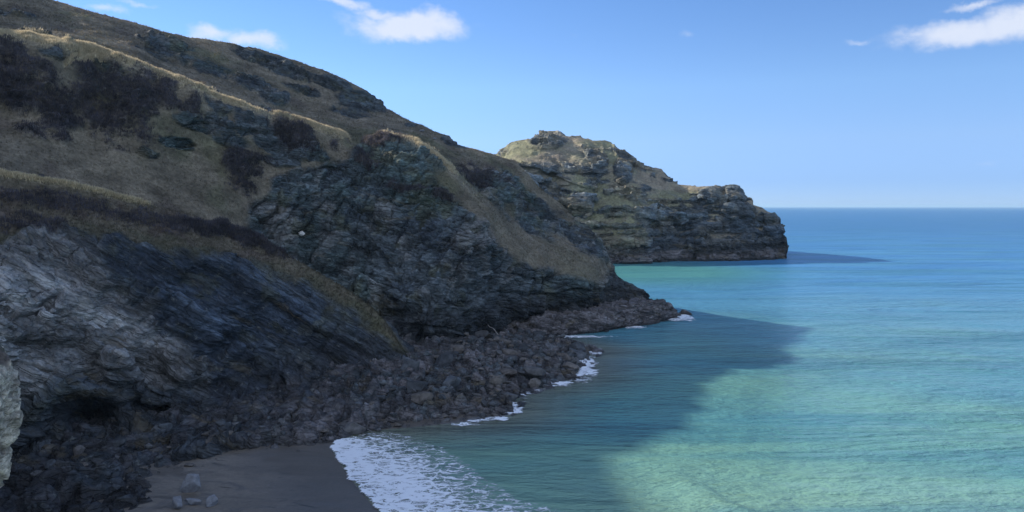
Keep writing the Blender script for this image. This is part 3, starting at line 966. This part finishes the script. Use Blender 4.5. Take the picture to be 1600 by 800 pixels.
# ------------------------------------------------------------------ sea
def sea_axis(lo, hi, step, far):
    a = list(np.arange(lo, hi, step))
    s = step
    v = hi
    while v < far:
        a.append(v)
        s *= 1.13
        v += s
    a.append(far)
    s, v, b = step, lo - step, []
    while v > -far:
        b.append(v)
        s *= 1.13
        v -= s
    b.append(-far)
    return np.array(b[::-1] + a)


def swell(x, y):
    p = np.stack([x, y, 0 * x], -1)
    ph = (x * .55 + y * .83) + 14 * fbm(p / 70.0, 2, 801)
    s = np.sin(ph * 2 * np.pi / 26) * (.5 + .5 * fbm(p / 60, 2, 802))
    ph2 = (x * .30 + y * .95) + 6 * fbm(p / 30.0, 2, 803)
    s2 = np.sin(ph2 * 2 * np.pi / 9.5) * (.5 + .5 * fbm(p / 25, 2, 804))
    return s, s2


def build_sea():
    xs = sea_axis(-60, 170, .62, 120000)
    ys = sea_axis(62, 340, .62, 120000)
    ys = ys[ys > -2000]
    X, Y = np.meshgrid(xs, ys)
    near = (np.abs(X) < 3000) & (np.abs(Y) < 3000)
    sd = np.where(near, shore_sd(np.clip(X, -200, 400), np.clip(Y, 0, 500)), -400)
    off = sst(-sd, 1, 25)
    fade = 1 - sst(np.hypot(X, Y), 250, 420)
    s, s2 = swell(np.clip(X, -900, 900), np.clip(Y, -900, 900))
    p = np.stack([np.clip(X, -900, 900), np.clip(Y, -900, 900), 0 * X], -1)
    chop = fbm(p / np.array([2.6, 1.5, 1]), 3, 811)
    z = (.13 * s + .07 * s2 + .05 * chop) * off * fade
    # one low breaker lifting over the bar
    bx, by = G(1115, 775)
    ln = [G(1040, 735), G(1090, 762), G(1130, 790), G(1190, 812), G(1260, 840)]
    l, sg, al = line_d(X, Y, ln)
    z = z + .55 * np.exp(-(l / 1.5) ** 2 * np.where(sg > 0, 1.6, .35)) * np.sin(np.pi * np.clip(al, 0, 1)) ** .6
    me = make_mesh("sea", np.stack([X, Y, z], -1), grid_faces(*X.shape), MAT_SEA, {'shore': np.clip(-sd, 0, 400)})
    link("sea", me, kind='structure')


def sea_material():
    m, t, b, out = new_mat("sea_water")
    pos = t.node('ShaderNodeNewGeometry').outputs['Position']
    sh = t.attr('shore')
    sp = t.node('ShaderNodeSeparateXYZ')
    t.put(sp.inputs[0], pos)
    y = sp.outputs[1]
    x = sp.outputs[0]
    nb = t.noise(t.mapping(pos, (.012, .02, 0)), 1.0, 4, .55, .6)
    nb2 = t.noise(t.mapping(pos, (.004, .016, 0)), 1.0, 5, .6)
    # the sandy bay floor shows through the shoal water, offshore it is deep
    deep = t.ramp(t.math('ADD', y, t.math('MULTIPLY', t.math('SUBTRACT', nb, .5), 160)), 90, 430)
    deep2 = t.ramp(t.math('ADD', y, t.math('MULTIPLY', t.math('SUBTRACT', nb2, .5), 500)), 380, 1500)
    green = t.mix(t.ramp(nb, .3, .7), (.145, .325, .245), (.095, .275, .275))
    turq = t.mix(t.ramp(nb, .35, .65), (.056, .215, .430), (.075, .250, .420))
    shoal = t.ramp(t.math('ADD', y, t.math('ADD', t.math('MULTIPLY', x, .35), t.math('MULTIPLY', nb, 40))), 105, 165, 1, 0)
    green = t.mix(t.math('MULTIPLY', shoal, .7), green, (.25, .40, .285))
    c = t.mix(deep, green, turq)
    # green water over sand under the far headland
    lee = t.vmath('LENGTH', t.vmath('MULTIPLY', t.vmath('SUBTRACT', pos, (70, 455, 0)), (1 / 95., 1 / 120., 0)))
    c = t.mix(t.math('MULTIPLY', t.ramp(lee, .35, 1.1, 1, 0), .85), c, (.072, .245, .200))
    c = t.mix(t.math('MULTIPLY', deep2, .85), c, (.045, .165, .345))
    band = t.ramp(t.noise(t.mapping(pos, (.006, .045, 0), (0, 0, R(14))), 1.0, 4, .6, .4), .48, .62, 0, 1)
    c = t.mix(t.math('MULTIPLY', band, .5), c, (.038, .165, .215))
    c = t.mix(t.ramp(t.math('ADD', sh, t.math('MULTIPLY', nb, 8)), 4, 24, .9, 0), c, (.165, .165, .115))
    t.put(b.inputs['Base Color'], c)
    t.put(b.inputs['Roughness'], t.ramp(y, 150, 420, .12, .36))
    b.inputs['IOR'].default_value = 1.33
    b.inputs['Specular IOR Level'].default_value = 0.5
    r1 = t.noise(t.mapping(pos, (.42, 1.0, 0), (0, 0, R(12))), .60, 5, .62, .1)
    r2 = t.noise(t.mapping(pos, (.4, 1.0, 0), (0, 0, R(-16))), 1.7, 4, .6, 0)
    r3 = t.noise(t.mapping(pos, (.35, 1.0, 0), (0, 0, R(10))), .11, 4, .6, .3)
    h = t.math('ADD', t.math('MULTIPLY', r1, .9), t.math('ADD', t.math('MULTIPLY', r2, .28), t.math('MULTIPLY', r3, 1.6)))
    gust = t.ramp(t.noise(t.mapping(pos, (.010, .03, 0)), 1.0, 4, .6, .8), .35, .65, .55, 1.35)
    h = t.math('MULTIPLY', h, gust)
    t.put(b.inputs['Normal'], t.bump(h, 1.0, 1.25))
    return m


def sand_material():
    m, t, b, out = new_mat("wet_sand")
    pos = t.node('ShaderNodeNewGeometry').outputs['Position']
    wet = t.attr('wet')
    n = t.noise(t.mapping(pos, (.12, .3, 1), (0, 0, R(30))), 1.0, 5, .6, .8)
    n2 = t.noise(pos, 2.2, 5, .65)
    c = t.mix(t.ramp(n, .35, .65), (.200, .172, .140), (.150, .130, .106))
    c = t.mix(1.0, c, t.ramp(n2, .3, .7, .85, 1.15), 'MULTIPLY')
    pch = t.ramp(t.noise(t.mapping(pos, (.10, .22, 1), (0, 0, R(-25))), 1.0, 6, .62, 1.2), .46, .60, 0, 1)
    wet = t.math('MAXIMUM', wet, t.math('MULTIPLY', pch, .9))
    weed = t.ramp(t.noise(t.mapping(pos, (.22, 1.1, 1), (0, 0, R(12))), 1.0, 7, .7, .6), .605, .66, 0, 1)
    c = t.mix(t.math('MULTIPLY', wet, .6), c, (.080, .066, .052))
    c = t.mix(t.math('MULTIPLY', weed, .8), c, (.030, .030, .024))
    t.put(b.inputs['Base Color'], c)
    t.put(b.inputs['Roughness'], t.ramp(t.math('ADD', wet, t.math('MULTIPLY', n, .5)), .3, 1.2, .85, .32))
    b.inputs['Specular IOR Level'].default_value = 0.4
    t.put(b.inputs['Normal'], t.bump(t.math('ADD', n2, t.math('MULTIPLY', n, 2)), .4, .08))
    return m


def foam_material():
    m, t, b, out = new_mat("sea_foam")
    pos = t.node('ShaderNodeNewGeometry').outputs['Position']
    a = t.attr('cover')
    q = t.vmath('ADD', t.mapping(pos, (.62, 1.0, 0), (0, 0, R(10))), t.vmath('MULTIPLY', t.vmath('SUBTRACT', t.noise(pos, .5, 4, .6, col=True), (.5, .5, .5)), (2.2, 2.2, 0)))
    v = t.voronoi(q, .85, 'DISTANCE_TO_EDGE')
    v2 = t.voronoi(q, 2.1, 'DISTANCE_TO_EDGE')
    n = t.noise(q, 1.1, 6, .68)
    # strands of the lace are 1, the middles of the holes low; wide cover leaves small holes, thin cover only strands
    lace = t.math('SUBTRACT', 1.0, t.math('MINIMUM', t.math('MULTIPLY', v, 2.4), t.math('ADD', t.math('MULTIPLY', v2, 2.6), .12)))
    th = t.math('ADD', lace, t.math('MULTIPLY', t.math('SUBTRACT', n, .5), 1.7))
    al = t.ramp(t.math('ADD', th, t.math('MULTIPLY', a, .72)), 0.94, 1.4, 0, .95)
    al = t.math('MULTIPLY', al, t.ramp(a, .0, .12))
    t.put(b.inputs['Base Color'], (.90, .92, .94))
    b.inputs['Roughness'].default_value = .7
    t.put(b.inputs['Alpha'], al)
    t.put(b.inputs['Normal'], t.bump(th, .6, .15))
    return m


def build_foam():
    # the spent wave that runs up the sand
    edge = [G(*p) for p in [(522, 688), (516, 700), (524, 710), (530, 724), (541, 735), (547, 750), (558, 757), (566, 773), (580, 782), (592, 801), (640, 860), (700, 930)]]
    outer = [G(*p) for p in [(720, 960), (960, 850), (885, 800), (815, 780), (765, 752), (735, 725), (690, 700), (640, 682), (600, 676), (560, 680)]]
    xs = np.arange(-36, 12, .3)
    ys = np.arange(62, 132, .3)
    X, Y = np.meshgrid(xs, ys)
    p = np.stack([X, Y, 0 * X], -1)
    wob = .55 * fbm(p / 2.6, 3, 901) + .22 * fbm(p / .8, 2, 902)
    sdp = poly_sd(X, Y, edge + outer) + wob
    le, _, _ = line_d(X, Y, edge)
    lo, _, _ = line_d(X, Y, outer)
    cov = sst(sdp, -.1, .35) * (1 - .70 * sst(le / (le + lo + 1e-6), .2, 1.0)) * (.9 + .25 * fbm(p / 6.0, 3, 905))
    cov = np.maximum(cov, sst(sdp, -.1, .2) * np.exp(-(le / .8) ** 2) * 1.1)
    keep = (sdp > -1.0)
    z = .05 + .03 * fbm(p / 1.5, 2, 903) + .05 * cov + .10 * np.exp(-(le / .7) ** 2)
    foam_mesh("sea_foam", X, Y, z, cov, keep)
    # broken water round the boulders and the ledge
    xs = np.arange(-10, 70, .3)
    ys = np.arange(120, 275, .3)
    X, Y = np.meshgrid(xs, ys)
    p = np.stack([X, Y, 0 * X], -1)
    cov = np.zeros(X.shape)
    for (px, py, rx, ry, wt) in [(905, 578, 26, 16, 1.05), (915, 566, 18, 10, .95), (880, 600, 16, 6, .9), (840, 600, 18, 4, .9), (797, 620, 9, 8, 1.25), (797, 637, 12, 11, 1.25), (806, 642, 14, 6, .9), (785, 655, 14, 5, .8), (690, 664, 70, 3, .7), (590, 673, 40, 4, 1.0),
                                 (1068, 496, 14, 6, 1.0), (1055, 500, 14, 3, .9), (990, 512, 30, 2.5, .85), (900, 527, 60, 2, .75), (812, 529, 16, 3, .8), (930, 552, 12, 4, .7), (848, 600, 20, 5, .6)]:
        cx, cy = G(px, py)
        sx = rx / F * cy
        sy = abs(G(px, py - ry)[1] - cy)
        e = 1 - np.sqrt(((X - cx) / sx) ** 2 + ((Y - cy) / sy) ** 2)
        cov = np.maximum(cov, wt * sst(e + .45 * fbm(p / 2.0, 3, 911), -.1, .55))
    sdw = shore_sd(X, Y)
    surge = .68 * np.exp(-((sdw + .5) / 1.1) ** 2) * sst(fbm(p / 5.0, 3, 917) + .3 * fbm(p / 1.2, 2, 918), -.12, .35)
    cov = np.maximum(cov, surge)
    z = .16 + .12 * fbm(p / 1.4, 2, 913) + .12 * cov
    foam_mesh("breaking_foam", X, Y, z, cov * .95, cov > .02)


def foam_mesh(name, X, Y, z, cov, keep):
    fc = grid_faces(*X.shape)
    k = keep.ravel()
    fc = fc[k[fc].any(1)]
    used = np.unique(fc)
    mp = np.full(X.size, -1)
    mp[used] = np.arange(len(used))
    V = np.stack([X, Y, z], -1).reshape(-1, 3)[used]
    me = make_mesh(name, V, mp[fc], MAT_FOAM, {'cover': cov.ravel()[used]})
    link(name, me, kind='stuff')


# ------------------------------------------------------------------ boulders
def boulder_mesh(seed, flat=.75, npts=16, slab=False):
    r = random.Random(seed)
    bm = bmesh.new()
    for k in range(npts):
        v = Vector((r.gauss(0, 1), r.gauss(0, 1), r.gauss(0, 1))).normalized()
        v *= r.uniform(.8, 1.0)
        e = Vector((1.0 * v.x, r.uniform(.66, .8) * v.y, flat * v.z))
        if slab:
            e.z = max(-.3, min(.3, e.z))
        bm.verts.new(e)
    ret = bmesh.ops.convex_hull(bm, input=bm.verts)
    junk = [e for e in ret['geom_interior'] if isinstance(e, bmesh.types.BMVert)]
    bmesh.ops.delete(bm, geom=junk, context='VERTS')
    bmesh.ops.bevel(bm, geom=list(bm.edges), offset=.07, segments=2, profile=.6, affect='EDGES')
    bmesh.ops.triangulate(bm, faces=list(bm.faces))
    bmesh.ops.subdivide_edges(bm, edges=list(bm.edges), cuts=1)
    bm.normal_update()
    co = np.array([v.co[:] for v in bm.verts])
    dn = .05 * fbm(co * 2.2 + seed, 3, seed) + .03 * fbm(co * 6 + seed, 2, seed + 5)
    for v, q in zip(bm.verts, dn):
        v.co += v.normal * float(q)
    me = bpy.data.meshes.new("boulder")
    bm.to_mesh(me)
    bm.free()
    return me


def scatter_boulders():
    mats = MAT_BOULDER
    protos = []
    for k in range(12):
        me = boulder_mesh(100 + k, [.62, .45, .8][k % 3], 13 + k % 5)
        me.materials.append(mats[k % len(mats)])
        protos.append(me)
    r = random.Random(5)
    field = []          # x, y, size
    zone = [(520, 688), (560, 668), (600, 640), (650, 590), (668, 560), (720, 540), (770, 525), (800, 528), (860, 533), (915, 548), (920, 572), (895, 590), (845, 604), (806, 618), (800, 640), (780, 652), (700, 662), (600, 672)]
    zw = [G(px, py) for px, py in zone]
    zx = np.array(zw)
    # leave some spots for the named ones
    tries = 0
    cells = {}
    while len(field) < 760 and tries < 60000:
        tries += 1
        x, y = r.uniform(zx[:, 0].min(), zx[:, 0].max()), r.uniform(zx[:, 1].min(), zx[:, 1].max())
        if poly_sd(np.array([x]), np.array([y]), zw)[0] < -.3:
            continue
        far = sst(np.array([y]), 125, 170)[0]
        s = min(3.0, .38 * (1 + .7 * far) * r.paretovariate(1.9))
        ok = True
        for (a, b_, c) in field:
            if (a - x) ** 2 + (b_ - y) ** 2 < (.62 * (c + s)) ** 2:
                ok = False
                break
        if ok:
            field.append((x, y, s))
    # scattered along the cliff foot to the left
    for k in range(110):
        px = r.uniform(40, 520)
        base = np.interp(px, [40, 225, 300, 400, 520], [790, 728, 708, 692, 680])
        py = base + r.gauss(-6, 11)
        x, y = G(px, py)
        s = min(1.5, .3 * r.paretovariate(1.9))
        if poly_sd(np.array([x]), np.array([y]), ROCKLAND)[0] > -2.5:
            field.append((x, y, s))
    # stray stones lying on the sand
    for (px, py, s) in [(232, 729, .9), (352, 716, .5), (190, 735, 1.0), (150, 752, .8), (300, 716, .5), (245, 740, .5), (412, 700, .5), (440, 694, .9), (225, 757, .6), (130, 772, .9), (170, 770, .5), (95, 790, .9), (180, 792, .7), (60, 796, .8)]:
        x, y = G(px, py - 4)
        field.append((x, y, s))
    for k in range(90):
        px = r.uniform(95, 470)
        py = np.interp(px, [95, 225, 300, 400, 470], [792, 742, 716, 700, 694]) + abs(r.gauss(0, 16)) * (1.4 - px / 600)
        if py < 798:
            x, y = G(px, py - 4)
            field.append((x, y, min(.8, .14 * r.paretovariate(1.6))))
    arr = np.array(field)
    zr, zs = rock_z(arr[:, 0], arr[:, 1]), sand_z(arr[:, 0], arr[:, 1])
    zz = np.maximum(zr, zs)
    order = np.argsort(-arr[:, 2] / arr[:, 1])
    rest = []
    for rank, i in enumerate(order):
        x, y, s = arr[i]
        me = protos[r.randrange(len(protos))]
        M = Matrix.Translation((x, y, zz[i] + s * .16)) @ Matrix.Rotation(r.uniform(0, 6.28), 4, 'Z') @ Matrix.Rotation(r.gauss(0, .22), 4, 'X') @ Matrix.Rotation(r.gauss(0, .22), 4, 'Y') @ Matrix.Diagonal((s * r.uniform(.9, 1.25), s, s * r.uniform(.8, 1.15), 1))
        if rank < 290:
            o = link("boulder", me, label="weathered grey angular boulder among the jumbled rocks at the cliff foot", category="boulder", group="boulders jumbled along the cliff foot")
            o.matrix_world = M
        else:
            rest.append((me, M))
    vs, fs, off = [], [], 0
    for me, M in rest:
        co = np.empty(len(me.vertices) * 3)
        me.vertices.foreach_get("co", co)
        co = co.reshape(-1, 3) @ np.array(M.to_3x3()).T + np.array(M.translation)
        idx = np.empty(len(me.loops), np.int32)
        me.loops.foreach_get("vertex_index", idx)
        tri = idx.reshape(-1, 3)
        vs.append(co)
        fs.append(tri + off)
        off += len(co)
    me = make_mesh("small_stones", np.concatenate(vs), np.concatenate(fs), mats[0], smooth=False)
    link("small_stones", me, kind='stuff')


def named_rocks():
    def put(name, label, cat, seed, px, py, dims, rot, mat, flat=.8, on=None, npts=14, sink=.12, dd=None):
        me = boulder_mesh(seed, flat, npts)
        me.materials.append(mat)
        if dd is None:
            x, y = G(px, py)
            for _ in range(6):
                zz_ = float(max(rock_z(np.array([x]), np.array([y]))[0], sand_z(np.array([x]), np.array([y]))[0]))
                dd_ = (CH - zz_) * F / (py - HOR)
                x, y = (px - 800) / F * dd_, dd_
            z0 = zz_
        else:
            x, y, z0 = P(np.array(px), np.array(py), dd)
        o = link(name, me, label=label, category=cat)
        o.location = (x, y, z0 + dims[2] * (1 - sink) * .62)
        o.scale = dims
        o.rotation_euler = rot
        return o
    put("boulder", "tall pointed grey boulder behind the three low ones on the sand", "boulder", 41, 297, 769, (1.55, 1.25, 1.75), (.1, .15, .5), MAT_PALE, .95, npts=9)
    put("boulder", "pale round-topped boulder at the left of the row on the sand", "boulder", 52, 277, 793, (1.15, 1.0, 1.1), (0, 0, 2.2), MAT_PALE, .8)
    put("boulder", "long low wedge of grey rock between two boulders on the sand", "boulder", 63, 299, 789, (1.35, .7, .75), (0, .1, .25), MAT_PALE, .6)
    put("boulder", "squarish blue-grey boulder nearest the open sand", "boulder", 74, 330, 790, (1.15, 1.0, .95), (0, 0, 1.0), MAT_PALE, .9, npts=20)
    put("boulder", "rounded brown boulder at the water's edge beside white foam", "boulder", 85, 835, 606, (1.6, 1.4, 1.5), (0, 0, .4), MAT_BOULDER[1], .9, npts=22)
    put("boulder", "large dark flat-topped boulder in the middle of the rock jumble", "boulder", 96, 797, 591, (3.4, 2.6, 2.3), (.05, .1, 2.6), MAT_BOULDER[1], .6, npts=12)
    put("boulder", "big sloping slab at the seaward end of the rock jumble", "boulder", 97, 880, 566, (3.6, 3.0, 2.0), (.1, .2, .7), MAT_BOULDER[1], .7, npts=12)
    put("rock", "low dark reef rock awash beyond the boulder jumble", "rock", 98, 908, 549, (4.2, 2.8, 1.6), (0, 0, 1.5), MAT_DARK, .6)
    put("rock", "low dark rock awash off the tip of the ledge", "rock", 99, 1070, 488.5, (2.4, 1.6, .7), (0, 0, .2), MAT_DARK, .5)
    put("rock", "small brown rock breaking the foam off the boulders", "rock", 110, 897, 580, (1.9, 1.5, 1.2), (0, 0, .9), MAT_BOULDER[1], .7)
    put("rock", "low skerry rock at the seaward foot of the far headland", "rock", 111, 1233, 403.5, (5.5, 4, 2.2), (0, 0, .9), MAT_DARK, .6)


def surface_at(g, px, py):
    """the built point of a hill sheet nearest a photo pixel of its layout"""
    m = (g['PX'] - px) ** 2 + (g['PY'] - py) ** 2 + 1e6 * (g['bk'] > 0)
    i = np.unravel_index(np.argmin(m), m.shape)
    return g['V'][i], g['N'][i]


def hill_details(hill, spur):
    p, n = surface_at(hill, 467, 368)
    me = boulder_mesh(131, .8, 14)
    me.materials.append(MAT_WHITE)
    o = link("rock", me, label="small white quartz block lodged in the blue-grey cliff face", category="rock")
    o.location = p + n * .3
    o.scale = (1.1, .8, .95)
    p, n = surface_at(spur, 64, 285)
    me = boulder_mesh(132, .7, 14)
    me.materials.append(MAT_DARK)
    o = link("rock", me, label="small dark rock poking out of the grass bank coloured pale as if sunlit", category="rock")
    o.location = p + n * .3 + np.array([0, 0, .35])
    o.scale = (1.0, .8, .85)
    for (px, py, s, lab) in [(657, 204, .8, "pale stone on the upper grass slope just below the skyline"), (677, 218, .6, "small pale stone lower down the upper grass slope")]:
        p, n = surface_at(hill, px, py)
        me = boulder_mesh(140 + px, .6, 14)
        me.materials.append(MAT_PALE)
        o = link("rock", me, label=lab, category="rock")
        o.location = p + n * .2
        o.scale = (1.9 * s, 1.3 * s, 1.1 * s)
    # bleached driftwood stem on top of the jumble
    a = np.array([P(np.array(782), np.array(527), 213.)]).ravel()
    pts = [a + np.array([0, 0, -.6]), a + np.array([-.9, .2, 1.0]), a + np.array([-1.9, .4, 2.3]), a + np.array([-2.9, .4, 2.7]), a + np.array([-3.4, .5, 3.3])]
    vs, fs = [], []
    for k, q in enumerate(pts):
        rad = .17 * (1 - k / 6)
        for j in range(7):
            t = 2 * math.pi * j / 7
            vs.append(q + np.array([rad * math.cos(t) * .8, rad * math.sin(t), rad * math.cos(t) * .5]))
    for k in range(len(pts) - 1):
        for j in range(7):
            fs.append((k * 7 + j, k * 7 + (j + 1) % 7, (k + 1) * 7 + (j + 1) % 7, (k + 1) * 7 + j))
    me = make_mesh("driftwood", np.array(vs), np.array(fs), MAT_WOOD)
    link("driftwood", me, label="bleached driftwood stem propped on top of the boulder jumble", category="driftwood")


# ------------------------------------------------------------------ grass tufts and scrub twigs
def scatter_points(g, weight, n, seed):
    r = np.random.default_rng(seed)
    V = g['V']
    e1 = V[1:, :-1] - V[:-1, :-1]
    e2 = V[:-1, 1:] - V[:-1, :-1]
    area = np.linalg.norm(np.cross(e1, e2), axis=-1)
    wt = area * weight[:-1, :-1]
    wt = wt.ravel() / wt.sum()
    idx = r.choice(wt.size, n, p=wt)
    i, j = np.unravel_index(idx, area.shape)
    u, v = r.random(n)[:, None], r.random(n)[:, None]
    return V[i, j] + e1[i, j] * u + e2[i, j] * v, g['N'][i, j], i, j


def blades(name, pts, nb, length, width, lean, up, seed, mat, tint):
    """a tuft of narrow blades at every point, as one object"""
    r = np.random.default_rng(seed)
    n = len(pts)
    p = np.repeat(pts, nb, 0)
    m = n * nb
    ang = r.random(m) * 2 * np.pi
    tilt = np.abs(r.normal(0, lean, m))
    L = length * r.uniform(.5, 1.25, m)
    dirv = np.stack([np.cos(ang) * np.sin(tilt), np.sin(ang) * np.sin(tilt), np.cos(tilt)], -1) + up
    dirv /= np.linalg.norm(dirv, axis=-1, keepdims=True)
    side = np.stack([-np.sin(ang), np.cos(ang), 0 * ang], -1)
    base = p + np.stack([r.normal(0, length * .35, m), r.normal(0, length * .35, m), 0 * ang - .06], -1)
    a = base - side * width / 2
    b_ = base + side * width / 2
    c = base + dirv * L[:, None] + side * width * .1
    V = np.stack([a, b_, c], 1).reshape(-1, 3)
    Fc = np.arange(m * 3).reshape(-1, 3)
    col = np.repeat(np.repeat(tint, nb, 0) * r.uniform(.75, 1.3, (m, 1)), 3, 0)
    me = make_mesh(name, V, Fc, mat, None, {'tint': col}, smooth=False)
    return link(name, me, kind='stuff')


def plants(hill, spur):
    # dry grass on the spur crests and slopes
    for g, n1, n2, nm in ((hill, 15000, 22000, 1), (spur, 9000, 9000, 2)):
        vis = (g['bk'] < .05) & (g['PX'] > -60)
        w_ = g['strip'] ** 2 * (1 - g['rock']) * vis
        p, nn, i, j = scatter_points(g, w_, n1, 11 + nm)
        t = np.repeat((GRASS_PALE if nm == 1 else C(.55, .46, .30))[None] * 1.1, n1, 0) * np.random.default_rng(3).uniform(.8, 1.25, (n1, 1))  # crest tufts carry the painted sunlit tone, the shaded spur bank too
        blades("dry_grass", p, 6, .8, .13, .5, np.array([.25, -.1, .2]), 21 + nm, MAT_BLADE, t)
        w_ = (1 - g['rock']) * (1 - g['scr']) * vis * (1 + 5 * np.exp(-((g['PY'] - g['PY'].min(0)) / 8) ** 2))
        p, nn, i, j = scatter_points(g, w_, n2, 12 + nm)
        blades("turf_grass", p, 4, .5, .14, .6, np.array([.2, -.1, .15]), 31 + nm, MAT_BLADE, g['col'][i, j] * 1.05)
        w_ = g['scr'] * vis
        n3 = 22000 if nm == 1 else 9000
        p, nn, i, j = scatter_points(g, w_, n3, 13 + nm)
        p = p + np.random.default_rng(9).normal(0, .25, p.shape)
        r_ = np.random.default_rng(14)
        tt = lerp(HEATH[None] * 1.0, lerp(HEATH_RED[None], GRASS[None], .35), np.random.default_rng(4).random(n3) ** 2.6)
        tt = tt * (.55 + .55 * (vnoise(p / 2.4, 77) + 1) * (.6 + .4 * r_.random(n3)))[:, None]
        blades("scrub", p, 6, .75, .13, .75, np.array([.1, -.1, .1]), 41 + nm, MAT_BLADE, tt)


def blade_material():
    m, t, b, out = new_mat("grass_blade")
    c = t.attr('tint', 'Color')
    t.put(b.inputs['Base Color'], c)
    b.inputs['Roughness'].default_value = .8
    b.inputs['Specular IOR Level'].default_value = .2
    tr = t.node('ShaderNodeBsdfTranslucent')
    t.put(tr.inputs[0], c)
    mx = t.node('ShaderNodeMixShader')
    mx.inputs[0].default_value = .4
    t.l.new(b.outputs[0], mx.inputs[1])
    t.l.new(tr.outputs[0], mx.inputs[2])
    t.l.new(mx.outputs[0], out.inputs[0])
    return m


MAT_LAND_B = land_material("headland_ground", (0, R(-12), 0))
MAT_LAND_A = land_material("spur_ground", (0, R(-33), 0), 1.25, .8, (0.16, 0.2, 1.5))
MAT_LAND_S = land_material("shore_ground", (0, R(-12), R(20)), 1.4, .6)
MAT_LAND_E = land_material("far_ground", (0, R(-4), 0), .5, 1.8)
MAT_LAND_N = land_material("pale_cliff", (0, R(-14), 0), 2.2, .25)
MAT_SAND = sand_material()
MAT_SEA = sea_material()
MAT_FOAM = foam_material()
MAT_BLADE = blade_material()
MAT_BOULDER = [plain_material("boulder_grey", (.088, .087, .086), .45, 2.5, .85, .35), plain_material("boulder_brown", (.105, .094, .084), .45, 2.5, .85, .3), plain_material("boulder_blue", (.070, .076, .082), .45, 2.5, .85, .35)]
MAT_PALE = plain_material("pale_stone", (.20, .205, .22), .3, 2.5)
MAT_DARK = plain_material("wet_rock", (.045, .044, .046), .4, 2.0, .6)
MAT_WHITE = plain_material("quartz", (.62, .58, .52), .2, 2.0)
MAT_WOOD = plain_material("driftwood", (.30, .28, .26), .3, 3.0)

def build_haze():
    m = bpy.data.materials.new("sea_air")
    m.use_nodes = True
    t = NT(m.node_tree)
    t.n.clear()
    out = t.node('ShaderNodeOutputMaterial')
    v = t.node('ShaderNodeVolumePrincipled')
    v.inputs['Color'].default_value = (.55, .80, 1.0, 1)
    v.inputs['Density'].default_value = HAZE
    v.inputs['Anisotropy'].default_value = .1
    t.l.new(v.outputs[0], out.inputs['Volume'])
    me = bpy.data.meshes.new("haze")
    bm = bmesh.new()
    bmesh.ops.create_cube(bm, size=1)
    bm.to_mesh(me)
    bm.free()
    me.materials.append(m)
    o = link("haze", me, kind='stuff')
    o.scale = (260000, 260000, 150)
    o.location = (0, 0, 150 / 2 - 12)


HAZE = 0.00003
build_haze()
HILL = build_hill()
SPUR = build_spur()
build_ledge()
build_far()
build_near()
build_shore()
build_sea()
build_foam()
scatter_boulders()
named_rocks()
hill_details(HILL, SPUR)
plants(HILL, SPUR)
